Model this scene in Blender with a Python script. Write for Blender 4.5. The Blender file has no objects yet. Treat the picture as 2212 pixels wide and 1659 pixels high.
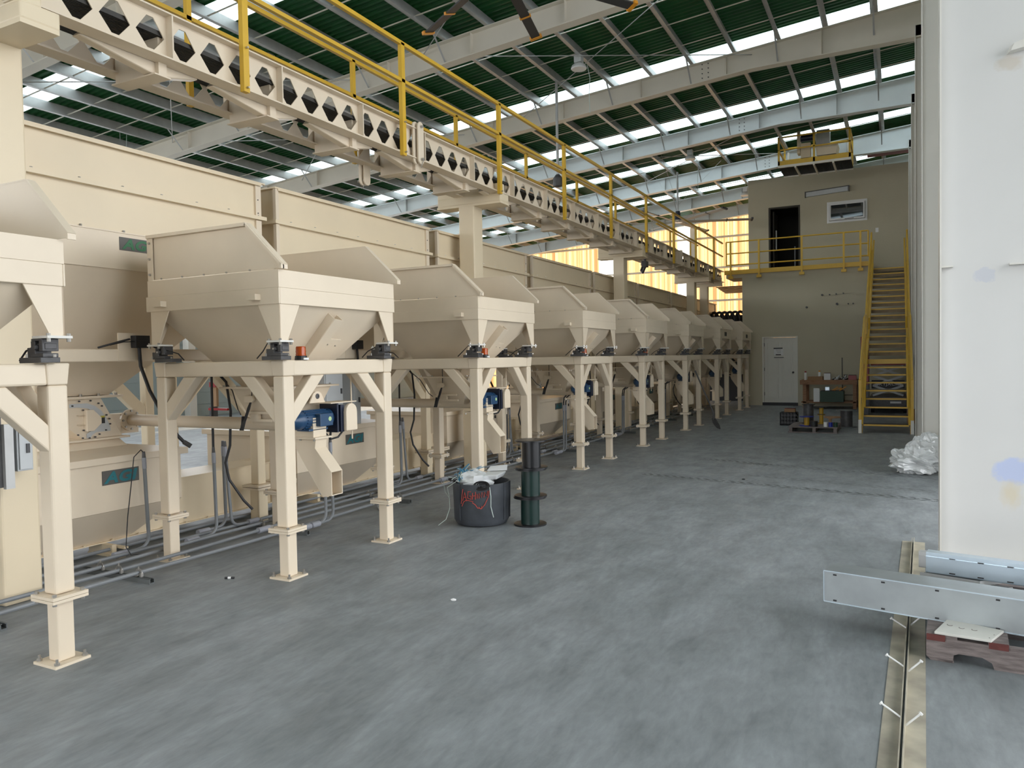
import bpy, math, random
from mathutils import Vector, Matrix, noise
random.seed(7)
sc = bpy.context.scene
col = sc.collection
V = Vector
# ---------------------------------------------------------------- camera, world, sun, exposure
cd = bpy.data.cameras.new('camera'); cam = bpy.data.objects.new('camera', cd); col.objects.link(cam)
F, YAW, PIT, ROL = 1626.5, 0.4727, 0.0328, -0.0186
fw = V((-math.sin(YAW)*math.cos(PIT), math.cos(YAW)*math.cos(PIT), -math.sin(PIT)))
r0 = V((math.cos(YAW), math.sin(YAW), 0)); u0 = r0.cross(fw)
rr = math.cos(ROL)*r0 + math.sin(ROL)*u0; uu = -math.sin(ROL)*r0 + math.cos(ROL)*u0
cam.matrix_world = Matrix(((rr.x, uu.x, -fw.x, 0), (rr.y, uu.y, -fw.y, 0), (rr.z, uu.z, -fw.z, 1.55), (0, 0, 0, 1)))
cd.sensor_width = 36; cd.lens = F*36/2212; cd.clip_start = 0.05; cd.clip_end = 300
sc.camera = cam
sc.view_settings.view_transform = 'Standard'; sc.view_settings.look = 'None'
sc.view_settings.gamma = 1; sc.view_settings.use_curve_mapping = False
sc.view_settings.exposure = 0.54
w = bpy.data.worlds.new('world'); sc.world = w; w.use_nodes = True
wn = w.node_tree; bg = wn.nodes['Background']
bg.inputs[0].default_value = (0.94, 0.965, 1.0, 1); bg.inputs[1].default_value = 3.4
sd = bpy.data.lights.new('sun', 'SUN'); sun = bpy.data.objects.new('sun', sd); col.objects.link(sun)
sd.energy = 3.0; sd.color = (1.0, 0.80, 0.55); sd.angle = 0.02
SUNDIR = V((0.30, -0.80, -0.52)).normalized()
sun.rotation_euler = SUNDIR.to_track_quat('-Z', 'Y').to_euler()
def portal(loc, tgt, sx, sy):
    l = bpy.data.lights.new('portal', 'AREA'); l.shape = 'RECTANGLE'; l.size = sx; l.size_y = sy
    o = bpy.data.objects.new('portal', l); col.objects.link(o); o.location = loc
    o.rotation_euler = (V(tgt)-V(loc)).to_track_quat('-Z', 'Z').to_euler()
    l.cycles.is_portal = True
portal((7.1, 5.4, 3.9), (-1, 5.4, 3.9), 12.6, 7.8)
portal((4.2, 12.0, 3.9), (4.2, 0, 3.9), 5.8, 7.6)
portal((-5.1, -8.3, 3.1), (-5.1, 0, 3.1), 11.8, 6.2)
portal((-18.6, 11.3, 4.4), (-10, 11.3, 4.4), 38.0, 3.1)

# ---------------------------------------------------------------- materials
MATS = {}
def mat(name, rgb, rough=0.5, metal=0.0, var=0.0, vscale=6.0, bump=0.0, bscale=40.0, spec=0.5, second=None, stretch=(1, 1, 1)):
    m = bpy.data.materials.new(name); m.use_nodes = True; nt = m.node_tree; b = nt.nodes['Principled BSDF']
    b.inputs['Roughness'].default_value = rough; b.inputs['Metallic'].default_value = metal
    b.inputs['Specular IOR Level'].default_value = spec
    b.inputs['Base Color'].default_value = (*rgb, 1)
    if var or second or bump:
        tc = nt.nodes.new('ShaderNodeTexCoord'); mp = nt.nodes.new('ShaderNodeMapping'); mp.inputs['Scale'].default_value = stretch
        nt.links.new(tc.outputs['Object'], mp.inputs[0])
    if var or second:
        n = nt.nodes.new('ShaderNodeTexNoise'); n.inputs['Scale'].default_value = vscale; n.inputs['Detail'].default_value = 5
        nt.links.new(mp.outputs[0], n.inputs['Vector'])
        cr = nt.nodes.new('ShaderNodeValToRGB'); cr.color_ramp.elements[0].position = .32; cr.color_ramp.elements[1].position = .68
        s = second if second else tuple(c*(1-var) for c in rgb)
        cr.color_ramp.elements[0].color = (*s, 1); cr.color_ramp.elements[1].color = (*[min(1, c*(1+var*.4)) for c in rgb], 1)
        nt.links.new(n.outputs['Fac'], cr.inputs[0]); nt.links.new(cr.outputs[0], b.inputs['Base Color'])
    if bump:
        n2 = nt.nodes.new('ShaderNodeTexNoise'); n2.inputs['Scale'].default_value = bscale; n2.inputs['Detail'].default_value = 4
        nt.links.new(mp.outputs[0], n2.inputs['Vector'])
        bp = nt.nodes.new('ShaderNodeBump'); bp.inputs['Strength'].default_value = bump; bp.inputs['Distance'].default_value = .02
        nt.links.new(n2.outputs['Fac'], bp.inputs['Height']); nt.links.new(bp.outputs[0], b.inputs['Normal'])
    MATS[name] = m; return m
BEIGE = mat('beige_paint', (0.74, 0.63, 0.485), .38, var=.05, vscale=2.5, bump=.04, bscale=9)
BEIGE2 = mat('beige_paint_bins', (0.76, 0.64, 0.455), .38, var=.05, vscale=1.5, bump=.03, bscale=6)
WHITE = mat('white_steel_paint', (0.72, 0.70, 0.65), .45, var=.04, vscale=2)
RAFT2 = mat('skylit_rafter_paint', (0.76, 0.80, 0.80), .45, var=.05, vscale=2)  # far rafters: bluish skylight put into a paler, cooler copy of the paint
RAFT = mat('rafter_paint', (0.74, 0.69, 0.59), .5, var=.05, vscale=2)
GALV = mat('galvanised_purlin', (0.50, 0.50, 0.49), .42, metal=.35, var=.12, vscale=5)
GALV2 = mat('galvanised_sheet', (0.37, 0.40, 0.41), .42, metal=.6, var=.18, vscale=4, bump=.05, bscale=5)
GALVB = mat('bright_galvanised_sheet', (0.62, 0.72, 0.80), .28, metal=.6, var=.12, vscale=4)
GREEN = mat('dark_green_roof_sheet', (0.006, 0.10, 0.02), .55, var=.25, vscale=3)
YEL = mat('yellow_rail_paint', (0.66, 0.40, 0.03), .42, var=.06, vscale=5)
STEEL = mat('zinc_bolt', (0.45, 0.43, 0.40), .35, metal=.8)
DARKG = mat('dark_grey_casting', (0.085, 0.083, 0.085), .5, metal=.3, var=.2, vscale=20)
BLACK = mat('black_rubber', (0.014, 0.014, 0.016), .5)
CONDUIT = mat('grey_plastic_conduit', (0.215, 0.228, 0.24), .5, var=.1, vscale=8)
CONDL = mat('pale_grey_coupling', (0.32, 0.33, 0.37), .5)
STRUT = mat('dusty_strut_channel', (0.13, 0.14, 0.14), .6, metal=.2)
BLUE = mat('blue_motor_enamel', (0.018, 0.062, 0.14), .3, var=.1, vscale=10)
NAVY = mat('navy_plate', (0.012, 0.018, 0.04), .35)
PLATE = mat('logo_plate_grey', (0.10, 0.095, 0.085), .5)
LGREEN = mat('logo_green', (0.012, 0.14, 0.045), .45)
LTEAL = mat('logo_teal', (0.01, 0.16, 0.19), .45)
LWHITE = mat('label_white', (0.75, 0.75, 0.74), .5)
LBLACK = mat('label_black', (0.02, 0.02, 0.022), .5)
LYEL = mat('label_yellow', (0.50, 0.42, 0.05), .5)
WALLC = mat('office_wall_paint', (0.50, 0.455, 0.335), .8, var=.05, vscale=1.0, bump=.12, bscale=25)
WALLG = mat('grey_blue_block_wall', (0.36, 0.43, 0.44), .85, var=.06, vscale=1.2)
DOORW = mat('door_paint', (0.66, 0.645, 0.58), .5)
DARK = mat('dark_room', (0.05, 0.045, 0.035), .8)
WOOD = mat('bench_lumber', (0.36, 0.20, 0.11), .7, second=(0.24, 0.12, 0.06), vscale=6, stretch=(1, 8, 8))
OLDWOOD = mat('weathered_pallet_wood', (0.25, 0.21, 0.20), .8, second=(0.13, 0.105, 0.10), vscale=7, stretch=(1.5, 8, 10), bump=.3, bscale=30)
REDW = mat('red_stained_wood', (0.13, 0.035, 0.03), .8, var=.3, vscale=20)
CARD = mat('cardboard', (0.32, 0.19, 0.10), .8)
GRATE = mat('dark_grating_steel', (0.05, 0.047, 0.043), .6, metal=.3)
TREADD = mat('dark_stair_tread', (0.035, 0.032, 0.033), .5)
TREAD = mat('brown_stair_tread', (0.24, 0.17, 0.09), .6, var=.2, vscale=9)
RED = mat('red_enamel', (0.26, 0.012, 0.01), .4)
ORANGE = mat('orange_clip', (0.75, 0.30, 0.02), .45)
FANB = mat('dark_fan_blade', (0.055, 0.052, 0.05), .6, spec=.2)
BINP = mat('charcoal_bin_plastic', (0.052, 0.058, 0.068), .55, var=.25, vscale=9, bump=.05)
SPOOLB = mat('black_spool_plastic', (0.008, 0.008, 0.010), .3)
SPOOLG = mat('dark_green_spool_plastic', (0.006, 0.024, 0.020), .3)
GALVP = mat('grey_cabinet_paint', (0.52, 0.54, 0.55), .4, var=.03)
PLAS = mat('white_foam', (0.80, 0.82, 0.83), .5)
SPRAY = mat('red_spray_paint', (0.42, 0.07, 0.055), .8)
WIREB = mat('blue_wire', (0.02, 0.22, 0.40), .4)
WIREL = mat('pale_wire', (0.45, 0.52, 0.48), .4)
BLUEP = mat('blue_spool_plastic', (0.01, 0.025, 0.30), .3)
YELP = mat('yellow_spool_plastic', (0.45, 0.27, 0.02), .45)
GREENP = mat('dark_green_box', (0.01, 0.045, 0.02), .5)

def amber():
    m = bpy.data.materials.new('amber_lens'); m.use_nodes = True; b = m.node_tree.nodes['Principled BSDF']
    b.inputs['Base Color'].default_value = (0.62, 0.10, 0.01, 1); b.inputs['Roughness'].default_value = .12
    b.inputs['Transmission Weight'].default_value = .35
    return m
AMBER = amber()
def translucent(name, rgb, trgb, mixf, stripes=0.0):
    m = bpy.data.materials.new(name); m.use_nodes = True; nt = m.node_tree; nt.nodes.remove(nt.nodes['Principled BSDF'])
    out = nt.nodes['Material Output']; d = nt.nodes.new('ShaderNodeBsdfDiffuse'); t = nt.nodes.new('ShaderNodeBsdfTranslucent'); mx = nt.nodes.new('ShaderNodeMixShader')
    d.inputs[0].default_value = (*rgb, 1); t.inputs[0].default_value = (*trgb, 1); mx.inputs[0].default_value = mixf
    if stripes:
        tc = nt.nodes.new('ShaderNodeTexCoord'); sp = nt.nodes.new('ShaderNodeSeparateXYZ'); nt.links.new(tc.outputs['Object'], sp.inputs[0])
        n = nt.nodes.new('ShaderNodeTexNoise'); n.noise_dimensions = '1D'; n.inputs['Scale'].default_value = stripes; n.inputs['Detail'].default_value = 2
        nt.links.new(sp.outputs[0], n.inputs['W'])
        cr = nt.nodes.new('ShaderNodeValToRGB'); cr.color_ramp.elements[0].position = .35; cr.color_ramp.elements[1].position = .62
        cr.color_ramp.elements[0].color = (trgb[0]*.52, trgb[1]*.40, trgb[2]*.35, 1); cr.color_ramp.elements[1].color = (*trgb, 1)
        nt.links.new(n.outputs['Fac'], cr.inputs[0]); nt.links.new(cr.outputs[0], t.inputs[0])
    nt.links.new(d.outputs[0], mx.inputs[1]); nt.links.new(t.outputs[0], mx.inputs[2]); nt.links.new(mx.outputs[0], out.inputs[0])
    return m
SKYL = translucent('skylight_fibreglass', (0.7, 0.8, 0.85), (0.50, 0.60, 0.64), .85)
SIDING = translucent('amber_fibreglass_siding', (0.55, 0.38, 0.20), (0.70, 0.455, 0.21), .75, stripes=5.0)
CLEARW = translucent('clear_fibreglass_panel', (0.8, 0.8, 0.8), (0.97, 0.96, 0.92), .95)
def bagmat():
    m = mat('crumpled_clear_plastic', (0.80, 0.82, 0.82), .12, bump=.6, bscale=7)
    b = m.node_tree.nodes['Principled BSDF']; b.inputs['Transmission Weight'].default_value = .35; b.inputs['Coat Weight'].default_value = .6
    return m
BAG = bagmat()
def glassmat():
    m = bpy.data.materials.new('window_glass'); m.use_nodes = True; b = m.node_tree.nodes['Principled BSDF']
    b.inputs['Base Color'].default_value = (0.03, 0.035, 0.035, 1); b.inputs['Roughness'].default_value = .03; b.inputs['Specular IOR Level'].default_value = 1.0
    b.inputs['Coat Weight'].default_value = 1.0
    return m
GLASS = glassmat()

def floor_mat():
    m = bpy.data.materials.new('trowelled_concrete'); m.use_nodes = True; nt = m.node_tree; b = nt.nodes['Principled BSDF']
    N = nt.nodes.new; L = nt.links.new
    tc = N('ShaderNodeTexCoord')
    def noise_(scale, detail=6, rot=0.0, st=(1, 1, 1), rough=.6):
        mp = N('ShaderNodeMapping'); mp.inputs['Scale'].default_value = st; mp.inputs['Rotation'].default_value = (0, 0, rot); L(tc.outputs['Object'], mp.inputs[0])
        n = N('ShaderNodeTexNoise'); n.inputs['Scale'].default_value = scale; n.inputs['Detail'].default_value = detail; n.inputs['Roughness'].default_value = rough
        n.inputs['Distortion'].default_value = .4
        L(mp.outputs[0], n.inputs['Vector']); return n.outputs['Fac']
    def ramp(f, p0, c0, p1, c1):
        r = N('ShaderNodeValToRGB'); e = r.color_ramp.elements; e[0].position = p0; e[1].position = p1
        e[0].color = (*c0, 1); e[1].color = (*c1, 1); L(f, r.inputs[0]); return r.outputs[0]
    def mul(a, b_, f=1.0):
        x = N('ShaderNodeMix'); x.data_type = 'RGBA'; x.blend_type = 'MULTIPLY'; x.inputs[0].default_value = f; L(a, x.inputs[6]); L(b_, x.inputs[7]); return x.outputs[2]
    base = ramp(noise_(.9, 8), .3, (0.205, 0.225, 0.235), .7, (0.275, 0.295, 0.31))
    c = mul(base, ramp(noise_(5, 6, .5, (1, .35, 1)), .3, (.72, .72, .72), .65, (1.08, 1.08, 1.08)))
    c = mul(c, ramp(noise_(28, 4, 1.1, (1, .3, 1)), .3, (.84, .84, .84), .7, (1.08, 1.08, 1.07)))
    c = mul(c, ramp(noise_(3.1, 3, 2.0, (1, .5, 1)), .22, (.72, .72, .73), .38, (1, 1, 1)))
    # tyre marks: a chevron band along two lines
    def track(x0, y0, x1, y1, wd, strength):
        ang = math.atan2(y1-y0, x1-x0); ln = math.hypot(x1-x0, y1-y0)
        mp = N('ShaderNodeMapping'); mp.vector_type = 'TEXTURE'; mp.inputs['Location'].default_value = (x0, y0, 0); mp.inputs['Rotation'].default_value = (0, 0, ang)
        L(tc.outputs['Object'], mp.inputs[0]); sp = N('ShaderNodeSeparateXYZ'); L(mp.outputs[0], sp.inputs[0])
        def M(op, a, b_=None, c_=None):
            n = N('ShaderNodeMath'); n.operation = op
            for i, v in enumerate((a, b_, c_)):
                if v is None: continue
                if isinstance(v, (int, float)): n.inputs[i].default_value = v
                else: L(v, n.inputs[i])
            return n.outputs[0]
        av = M('ABSOLUTE', sp.outputs[1])
        inb = M('LESS_THAN', av, wd)
        ina = M('MULTIPLY', M('GREATER_THAN', sp.outputs[0], 0), M('LESS_THAN', sp.outputs[0], ln))
        ph = M('FRACT', M('ADD', M('MULTIPLY', sp.outputs[0], 9.0), M('MULTIPLY', av, 9.0)))
        che = M('LESS_THAN', ph, .5)
        nz = M('GREATER_THAN', noise_(14, 3), .42)
        k = M('MULTIPLY', M('MULTIPLY', M('MULTIPLY', inb, ina), M('MULTIPLY', che, nz)), strength)
        return k
    tot = None
    for a in ((-2.99, 9.61, .7, 8.86, .085, .85), (-1.8, 10.0, .7, 9.4, .08, .4), (-2.59, 11.33, -1.6, 11.0, .11, .8), (-1.9, 11.1, .7, 10.4, .09, .6), (-1.6, 11.9, .7, 11.3, .08, .25)):
        k = track(*a)
        if tot is None: tot = k
        else:
            n = N('ShaderNodeMath'); n.operation = 'MAXIMUM'; L(tot, n.inputs[0]); L(k, n.inputs[1]); tot = n.outputs[0]
    mx = N('ShaderNodeMix'); mx.data_type = 'RGBA'; L(tot, mx.inputs[0]); L(c, mx.inputs[6]); mx.inputs[7].default_value = (.06, .07, .07, 1)
    L(mx.outputs[2], b.inputs['Base Color'])
    rg = ramp(noise_(4, 4), .3, (.42,)*3, .7, (.6,)*3); L(rg, b.inputs['Roughness'])
    bp = N('ShaderNodeBump'); bp.inputs['Strength'].default_value = .08; bp.inputs['Distance'].default_value = .02; L(noise_(18, 5), bp.inputs['Height']); L(bp.outputs[0], b.inputs['Normal'])
    return m
FLOORM = floor_mat()
def webmat():  # near column web: white primer with a lilac patch and rust
    m = mat('white_column_paint', (0.66, 0.655, 0.64), .45, var=.03, vscale=1.5); nt = m.node_tree; b = nt.nodes['Principled BSDF']
    src = b.inputs['Base Color'].links[0].from_socket
    tc = nt.nodes.new('ShaderNodeTexCoord')
    def blob(loc, sc_, colr, p0, p1, prev):
        d = nt.nodes.new('ShaderNodeMapping'); d.vector_type = 'TEXTURE'; d.inputs['Location'].default_value = loc; d.inputs['Scale'].default_value = sc_
        nt.links.new(tc.outputs['Object'], d.inputs[0])
        n = nt.nodes.new('ShaderNodeTexNoise'); n.inputs['Scale'].default_value = 1.6; nt.links.new(d.outputs[0], n.inputs['Vector'])
        a = nt.nodes.new('ShaderNodeVectorMath'); a.operation = 'LENGTH'; nt.links.new(d.outputs[0], a.inputs[0])
        s = nt.nodes.new('ShaderNodeMath'); s.operation = 'ADD'; nt.links.new(a.outputs['Value'], s.inputs[0]); nt.links.new(n.outputs['Fac'], s.inputs[1])
        mr = nt.nodes.new('ShaderNodeMapRange'); mr.inputs[1].default_value = p0; mr.inputs[2].default_value = p1; mr.inputs[3].default_value = 1; mr.inputs[4].default_value = 0
        nt.links.new(s.outputs[0], mr.inputs[0])
        x = nt.nodes.new('ShaderNodeMix'); x.data_type = 'RGBA'; nt.links.new(mr.outputs[0], x.inputs[0]); nt.links.new(prev, x.inputs[6]); x.inputs[7].default_value = (*colr, 1)
        return x.outputs[2]
    s1 = blob((0.467, 0, 0.67), (.12, 1, .095), (.50, .56, .76), 1.30, 1.65, src)
    s2 = blob((0.457, 0, 0.50), (.06, 1, .09), (.66, .60, .48), .9, 1.9, s1)
    s3 = blob((0.292, 0, 2.10), (.075, 1, .06), (.58, .59, .63), 1.30, 1.5, s2)
    s4 = blob((0.437, 0, 3.60), (.09, 1, .06), (.60, .56, .50), 1.1, 1.6, s3)
    nt.links.new(s4, b.inputs['Base Color']); return m
WEBM = webmat()

# ---------------------------------------------------------------- mesh builder
class MB:
    def __init__(s): s.v = []; s.f = []
    def poly(s, pts):
        n = len(s.v); s.v += [tuple(p) for p in pts]; s.f.append(tuple(range(n, n+len(pts)))); return s
    def hexa(s, p):  # 8 pts: bottom 4 ccw, top 4 ccw
        n = len(s.v); s.v += [tuple(q) for q in p]
        for f in ((3, 2, 1, 0), (4, 5, 6, 7), (0, 1, 5, 4), (1, 2, 6, 5), (2, 3, 7, 6), (3, 0, 4, 7)): s.f.append(tuple(n+i for i in f))
        return s
    def box(s, x0, x1, y0, y1, z0, z1):
        if x0 > x1: x0, x1 = x1, x0
        if y0 > y1: y0, y1 = y1, y0
        if z0 > z1: z0, z1 = z1, z0
        return s.hexa([(x0, y0, z0), (x1, y0, z0), (x1, y1, z0), (x0, y1, z0), (x0, y0, z1), (x1, y0, z1), (x1, y1, z1), (x0, y1, z1)])
    def frust(s, b, zb, t, zt):  # rects (x0,x1,y0,y1)
        return s.hexa([(b[0], b[2], zb), (b[1], b[2], zb), (b[1], b[3], zb), (b[0], b[3], zb), (t[0], t[2], zt), (t[1], t[2], zt), (t[1], t[3], zt), (t[0], t[3], zt)])
    def bar(s, p, q, w, h, up=(0, 0, 1)):
        p = V(p); q = V(q); d = (q-p).normalized(); up = V(up); sd = d.cross(up)
        if sd.length < 1e-4: sd = d.cross(V((1, 0, 0)))
        sd.normalize(); u = sd.cross(d); a = sd*w/2; c = u*h/2
        return s.hexa([p-a-c, p+a-c, q+a-c, q-a-c, p-a+c, p+a+c, q+a+c, q-a+c])
    def prism(s, pts, ext):  # planar polygon extruded along vector
        n = len(s.v); k = len(pts); e = V(ext); s.v += [tuple(V(p)) for p in pts]+[tuple(V(p)+e) for p in pts]
        s.f.append(tuple(range(n+k-1, n-1, -1))); s.f.append(tuple(range(n+k, n+2*k)))
        for i in range(k): j = (i+1) % k; s.f.append((n+i, n+j, n+k+j, n+k+i))
        return s
    def cyl(s, p, q, r, n=12, r2=None, caps=True):
        p = V(p); q = V(q); r2 = r if r2 is None else r2; d = (q-p).normalized(); a = d.orthogonal().normalized(); b = d.cross(a)
        o = len(s.v)
        for c, R in ((p, r), (q, r2)):
            for i in range(n): t = 2*math.pi*i/n; s.v.append(tuple(c+a*R*math.cos(t)+b*R*math.sin(t)))
        for i in range(n): j = (i+1) % n; s.f.append((o+i, o+j, o+n+j, o+n+i))
        if caps: s.f.append(tuple(range(o+n-1, o-1, -1))); s.f.append(tuple(range(o+n, o+2*n)))
        return s
    def tube(s, pts, r, n=8):
        pts = [V(p) for p in pts]; o = len(s.v); a = None
        for k, p in enumerate(pts):
            d = ((pts[min(k+1, len(pts)-1)]-p).normalized()+(p-pts[max(k-1, 0)]).normalized())
            d = d.normalized() if d.length > 1e-6 else V((0, 0, 1))
            a = d.orthogonal().normalized() if a is None else (a-d*a.dot(d)).normalized()
            b = d.cross(a)
            for i in range(n): t = 2*math.pi*i/n; s.v.append(tuple(p+a*r*math.cos(t)+b*r*math.sin(t)))
        for k in range(len(pts)-1):
            for i in range(n): j = (i+1) % n; A = o+k*n; s.f.append((A+i, A+j, A+n+j, A+n+i))
        s.f.append(tuple(range(o+n-1, o-1, -1))); m = o+(len(pts)-1)*n; s.f.append(tuple(range(m, m+n))); return s
    def lathe(s, c, prof, n=24, ax='Z'):
        c = V(c); o = len(s.v)
        for r, h in prof:
            for i in range(n):
                t = 2*math.pi*i/n; x, y = r*math.cos(t), r*math.sin(t)
                s.v.append(tuple(c+(V((x, y, h)) if ax == 'Z' else V((x, h, y)) if ax == 'Y' else V((h, x, y)))))
        for k in range(len(prof)-1):
            for i in range(n): j = (i+1) % n; A = o+k*n; s.f.append((A+i, A+j, A+n+j, A+n+i))
        s.f.append(tuple(range(o+n-1, o-1, -1))); m = o+(len(prof)-1)*n; s.f.append(tuple(range(m, m+n))); return s
    def bolt(s, c, d=(0, 0, 1), r=.011, h=.014):
        c = V(c); return s.cyl(c, c+V(d)*h, r, 6)
    def build(s, name, m, parent=None, bevel=0, smooth=False, label=None, kind=None, off=None):
        me = bpy.data.meshes.new(name)
        o3 = off if off is not None else (parent['_o'] if parent is not None and '_o' in parent else (0, 0, 0))
        me.from_pydata([(a-o3[0], b-o3[1], c-o3[2]) for a, b, c in s.v], [], s.f); me.validate()
        import bmesh
        bm = bmesh.new(); bm.from_mesh(me); bmesh.ops.recalc_face_normals(bm, faces=bm.faces); bm.to_mesh(me); bm.free(); me.update()
        if m: me.materials.append(m)
        ob = bpy.data.objects.new(name, me); col.objects.link(ob)
        if parent is not None: ob.parent = parent; ob['_o'] = tuple(o3)
        else:
            ob.location = o3
            ob['_o'] = tuple(o3)
        if smooth:
            for p in me.polygons: p.use_smooth = True
            try: me.set_sharp_from_angle(angle=math.radians(40))
            except Exception: pass
        if bevel:
            b = ob.modifiers.new('bevel', 'BEVEL'); b.width = bevel; b.segments = 2; b.limit_method = 'ANGLE'; b.angle_limit = math.radians(35); b.harden_normals = False
        if label: ob['label'] = label
        if kind: ob['kind'] = kind
        return ob
def tag(o, label, cat, group=None, kind=None):
    o['label'] = label; o['category'] = cat
    if group: o['group'] = group
    if kind: o['kind'] = kind
    return o
def thing(name, label, cat, loc=(0, 0, 0), group=None):
    o = bpy.data.objects.new(name, None); col.objects.link(o); o.location = loc; o['_o'] = tuple(loc); o.empty_display_size = .1
    return tag(o, label, cat, group)
def copy_tree(o, parent=None, dy=None):
    c = o.copy(); col.objects.link(c)
    if parent is not None: c.parent = parent
    if dy is not None: c.location = (o.location[0], o.location[1]+dy, o.location[2])
    for ch in list(o.children): copy_tree(ch, c)
    return c
FONT = {}
def text(s, name, m, parent, size, origin, xdir, ydir, depth=.002, shear=0.0, spacing=1.0, xscale=1.0, off=0.0, norm=None):
    cu = bpy.data.curves.new('t', 'FONT'); cu.body = s; cu.size = size; cu.extrude = depth; cu.shear = shear; cu.space_character = spacing; cu.offset = off
    cu.resolution_u = 3
    ob = bpy.data.objects.new('t', cu); col.objects.link(ob)
    dg = bpy.context.evaluated_depsgraph_get(); dg.update(); me = bpy.data.meshes.new_from_object(ob.evaluated_get(dg))
    vs = [v.co.copy() for v in me.vertices]; fs = [tuple(p.vertices) for p in me.polygons]
    bpy.data.objects.remove(ob); bpy.data.meshes.remove(me); bpy.data.curves.remove(cu)
    X = V(xdir).normalized(); Y = V(ydir).normalized(); Z = V(norm) if norm else X.cross(Y); O = V(origin)
    b = MB(); b.v = [tuple(O+X*v.x*xscale+Y*v.y+Z*v.z) for v in vs]; b.f = fs
    return b.build(name, m, parent)
ORD = ['nearest', 'second', 'third', 'fourth', 'fifth', 'sixth', 'seventh', 'eighth', 'ninth']

# ================================================================ SETTING
def RZ(x, z0=0.0): return 7.305+.087*x+z0          # z0 = .40 is the rafter top
YE = 30.6
fl = MB().box(-40, 30, -40, YE+12, -.3, 0).build('floor', FLOORM, kind='structure')
# floor joints and litter marks are in the material; a few chips of debris are geometry further down
ceil = bpy.data.objects.new('ceiling', None); col.objects.link(ceil); ceil['kind'] = 'structure'; ceil['_o'] = (0, 0, 0)
XL, XR = -18.8, 1.45
SKY = [(-3.5, -2.75), (.75, 1.5), (4.5, 5.1), (8.4, 9.0), (11.85, 12.4), (15.3, 15.85), (19.0, 19.68), (22.5, 23.15), (26.6, 27.25)]
Y0R = -8.0
def sheet(y0, y1, z):
    b = MB(); p = .13; n = max(1, round((y1-y0)/p)); prof = []
    for i in range(n):
        a = y0+(y1-y0)*i/n; q = (y1-y0)/n
        prof += [(a, 0), (a+q*.35, 0), (a+q*.5, .03), (a+q*.85, .03)]
    prof.append((y1, 0))
    for (a, h), (c, k) in zip(prof, prof[1:]):
        b.poly([(XL, a, RZ(XL, z)+h), (XR, a, RZ(XR, z)+h), (XR, c, RZ(XR, z)+k), (XL, c, RZ(XL, z)+k)])
    return b
yy = Y0R
b = MB()
for i in range(80): y = Y0R+.2+.25*i; b.poly([(XR, y-.2, RZ(XR, .61)), (7.0, y-.2, RZ(XR, .51)), (7.0, y, RZ(XR, .54)), (XR, y, RZ(XR, .64))]); b.poly([(XR, y, RZ(XR, .64)), (7.0, y, RZ(XR, .54)), (7.0, y+.05, RZ(XR, .51)), (XR, y+.05, RZ(XR, .61))])
b.build('light_block_canopy', GREEN, ceil)  # unseen canopy, added to block sky light from above on the right
for a, c in SKY+[(YE+.3, None)]:
    sheet(yy, a, .61).build('roof_sheet', GREEN, ceil); 
    if c: sheet(a, c, .61).build('skylight_strip', SKYL, ceil); yy = c
RAF = [-5.1, -1.0, 3.15, 7.3, 11.4, 15.4, 19.4, 23.5, 26.9, 29.7]
def RB(x): return RZ(x)-(max(0, x+2.5)*.08)
for ry in RAF:
    b = MB()
    for xa, xb in ((XL, -2.5), (-2.5, .45)):
        for f, z0, z1, hw in ((RB, 0, .018, .10), (None, 0, 0, .006), (RZ, .382, .40, .10)):
            lo = (lambda x: f(x)+z0) if f else (lambda x: RB(x)+.018); hi = (lambda x: f(x)+z1) if f else (lambda x: RZ(x)+.382)
            b.hexa([(xa, ry-hw, lo(xa)), (xb, ry-hw, lo(xb)), (xb, ry+hw, lo(xb)), (xa, ry+hw, lo(xa)), (xa, ry-hw, hi(xa)), (xb, ry-hw, hi(xb)), (xb, ry+hw, hi(xb)), (xa, ry+hw, hi(xa))])
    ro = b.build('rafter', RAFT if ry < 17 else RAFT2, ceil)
    for k in range(10):
        x = -1.24-.87*2*k
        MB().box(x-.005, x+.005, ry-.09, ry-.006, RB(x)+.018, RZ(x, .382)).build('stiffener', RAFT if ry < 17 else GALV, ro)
    x = -3.0; b = MB()
    for dx in (-.06, .06):
        for k in range(4): b.bolt((x+dx-.4*(ry > 8), ry-.012, RZ(x, .06+.09*k)), (0, -1, 0), .012, .012)
    b.build('splice_bolts', DARKG, ro)
PX = [-.36-.83*k for k in range(22)]
for x in PX:   # Z purlins
    b = MB(); z = RZ(x)
    b.box(x-.004, x+.004, Y0R, YE, z+.402, z+.605); b.box(x-.07, x, Y0R, YE, z+.598, z+.605); b.box(x, x+.07, Y0R, YE, z+.402, z+.409)
    b.box(x+.062, x+.068, Y0R, YE, z+.409, z+.43)
    b.build('purlin', GALV, ceil)
rod = 0
for ry, r2 in zip(RAF, RAF[1:]):
    for f in (.27, .5, .75):
        y = ry+(r2-ry)*f
        MB().bar((XL, y, RZ(XL, .44)), (.45, y, RZ(.45, .44)), .022, .012).build('sag_rod', RAFT, ceil)
for ry in RAF[3:]:   # flange braces from rafter underside up to the purlins
    for k in range(0, 20, 2):
        x = PX[k]
        b = MB().bar((x, ry+.02, RZ(x, .03)), (x, ry+.45, RZ(x, .45)), .03, .006); b.bar((x, ry-.02, RZ(x, .03)), (x, ry-.45, RZ(x, .45)), .03, .006)
        b.build('flange_brace', GALV, ceil)
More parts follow.
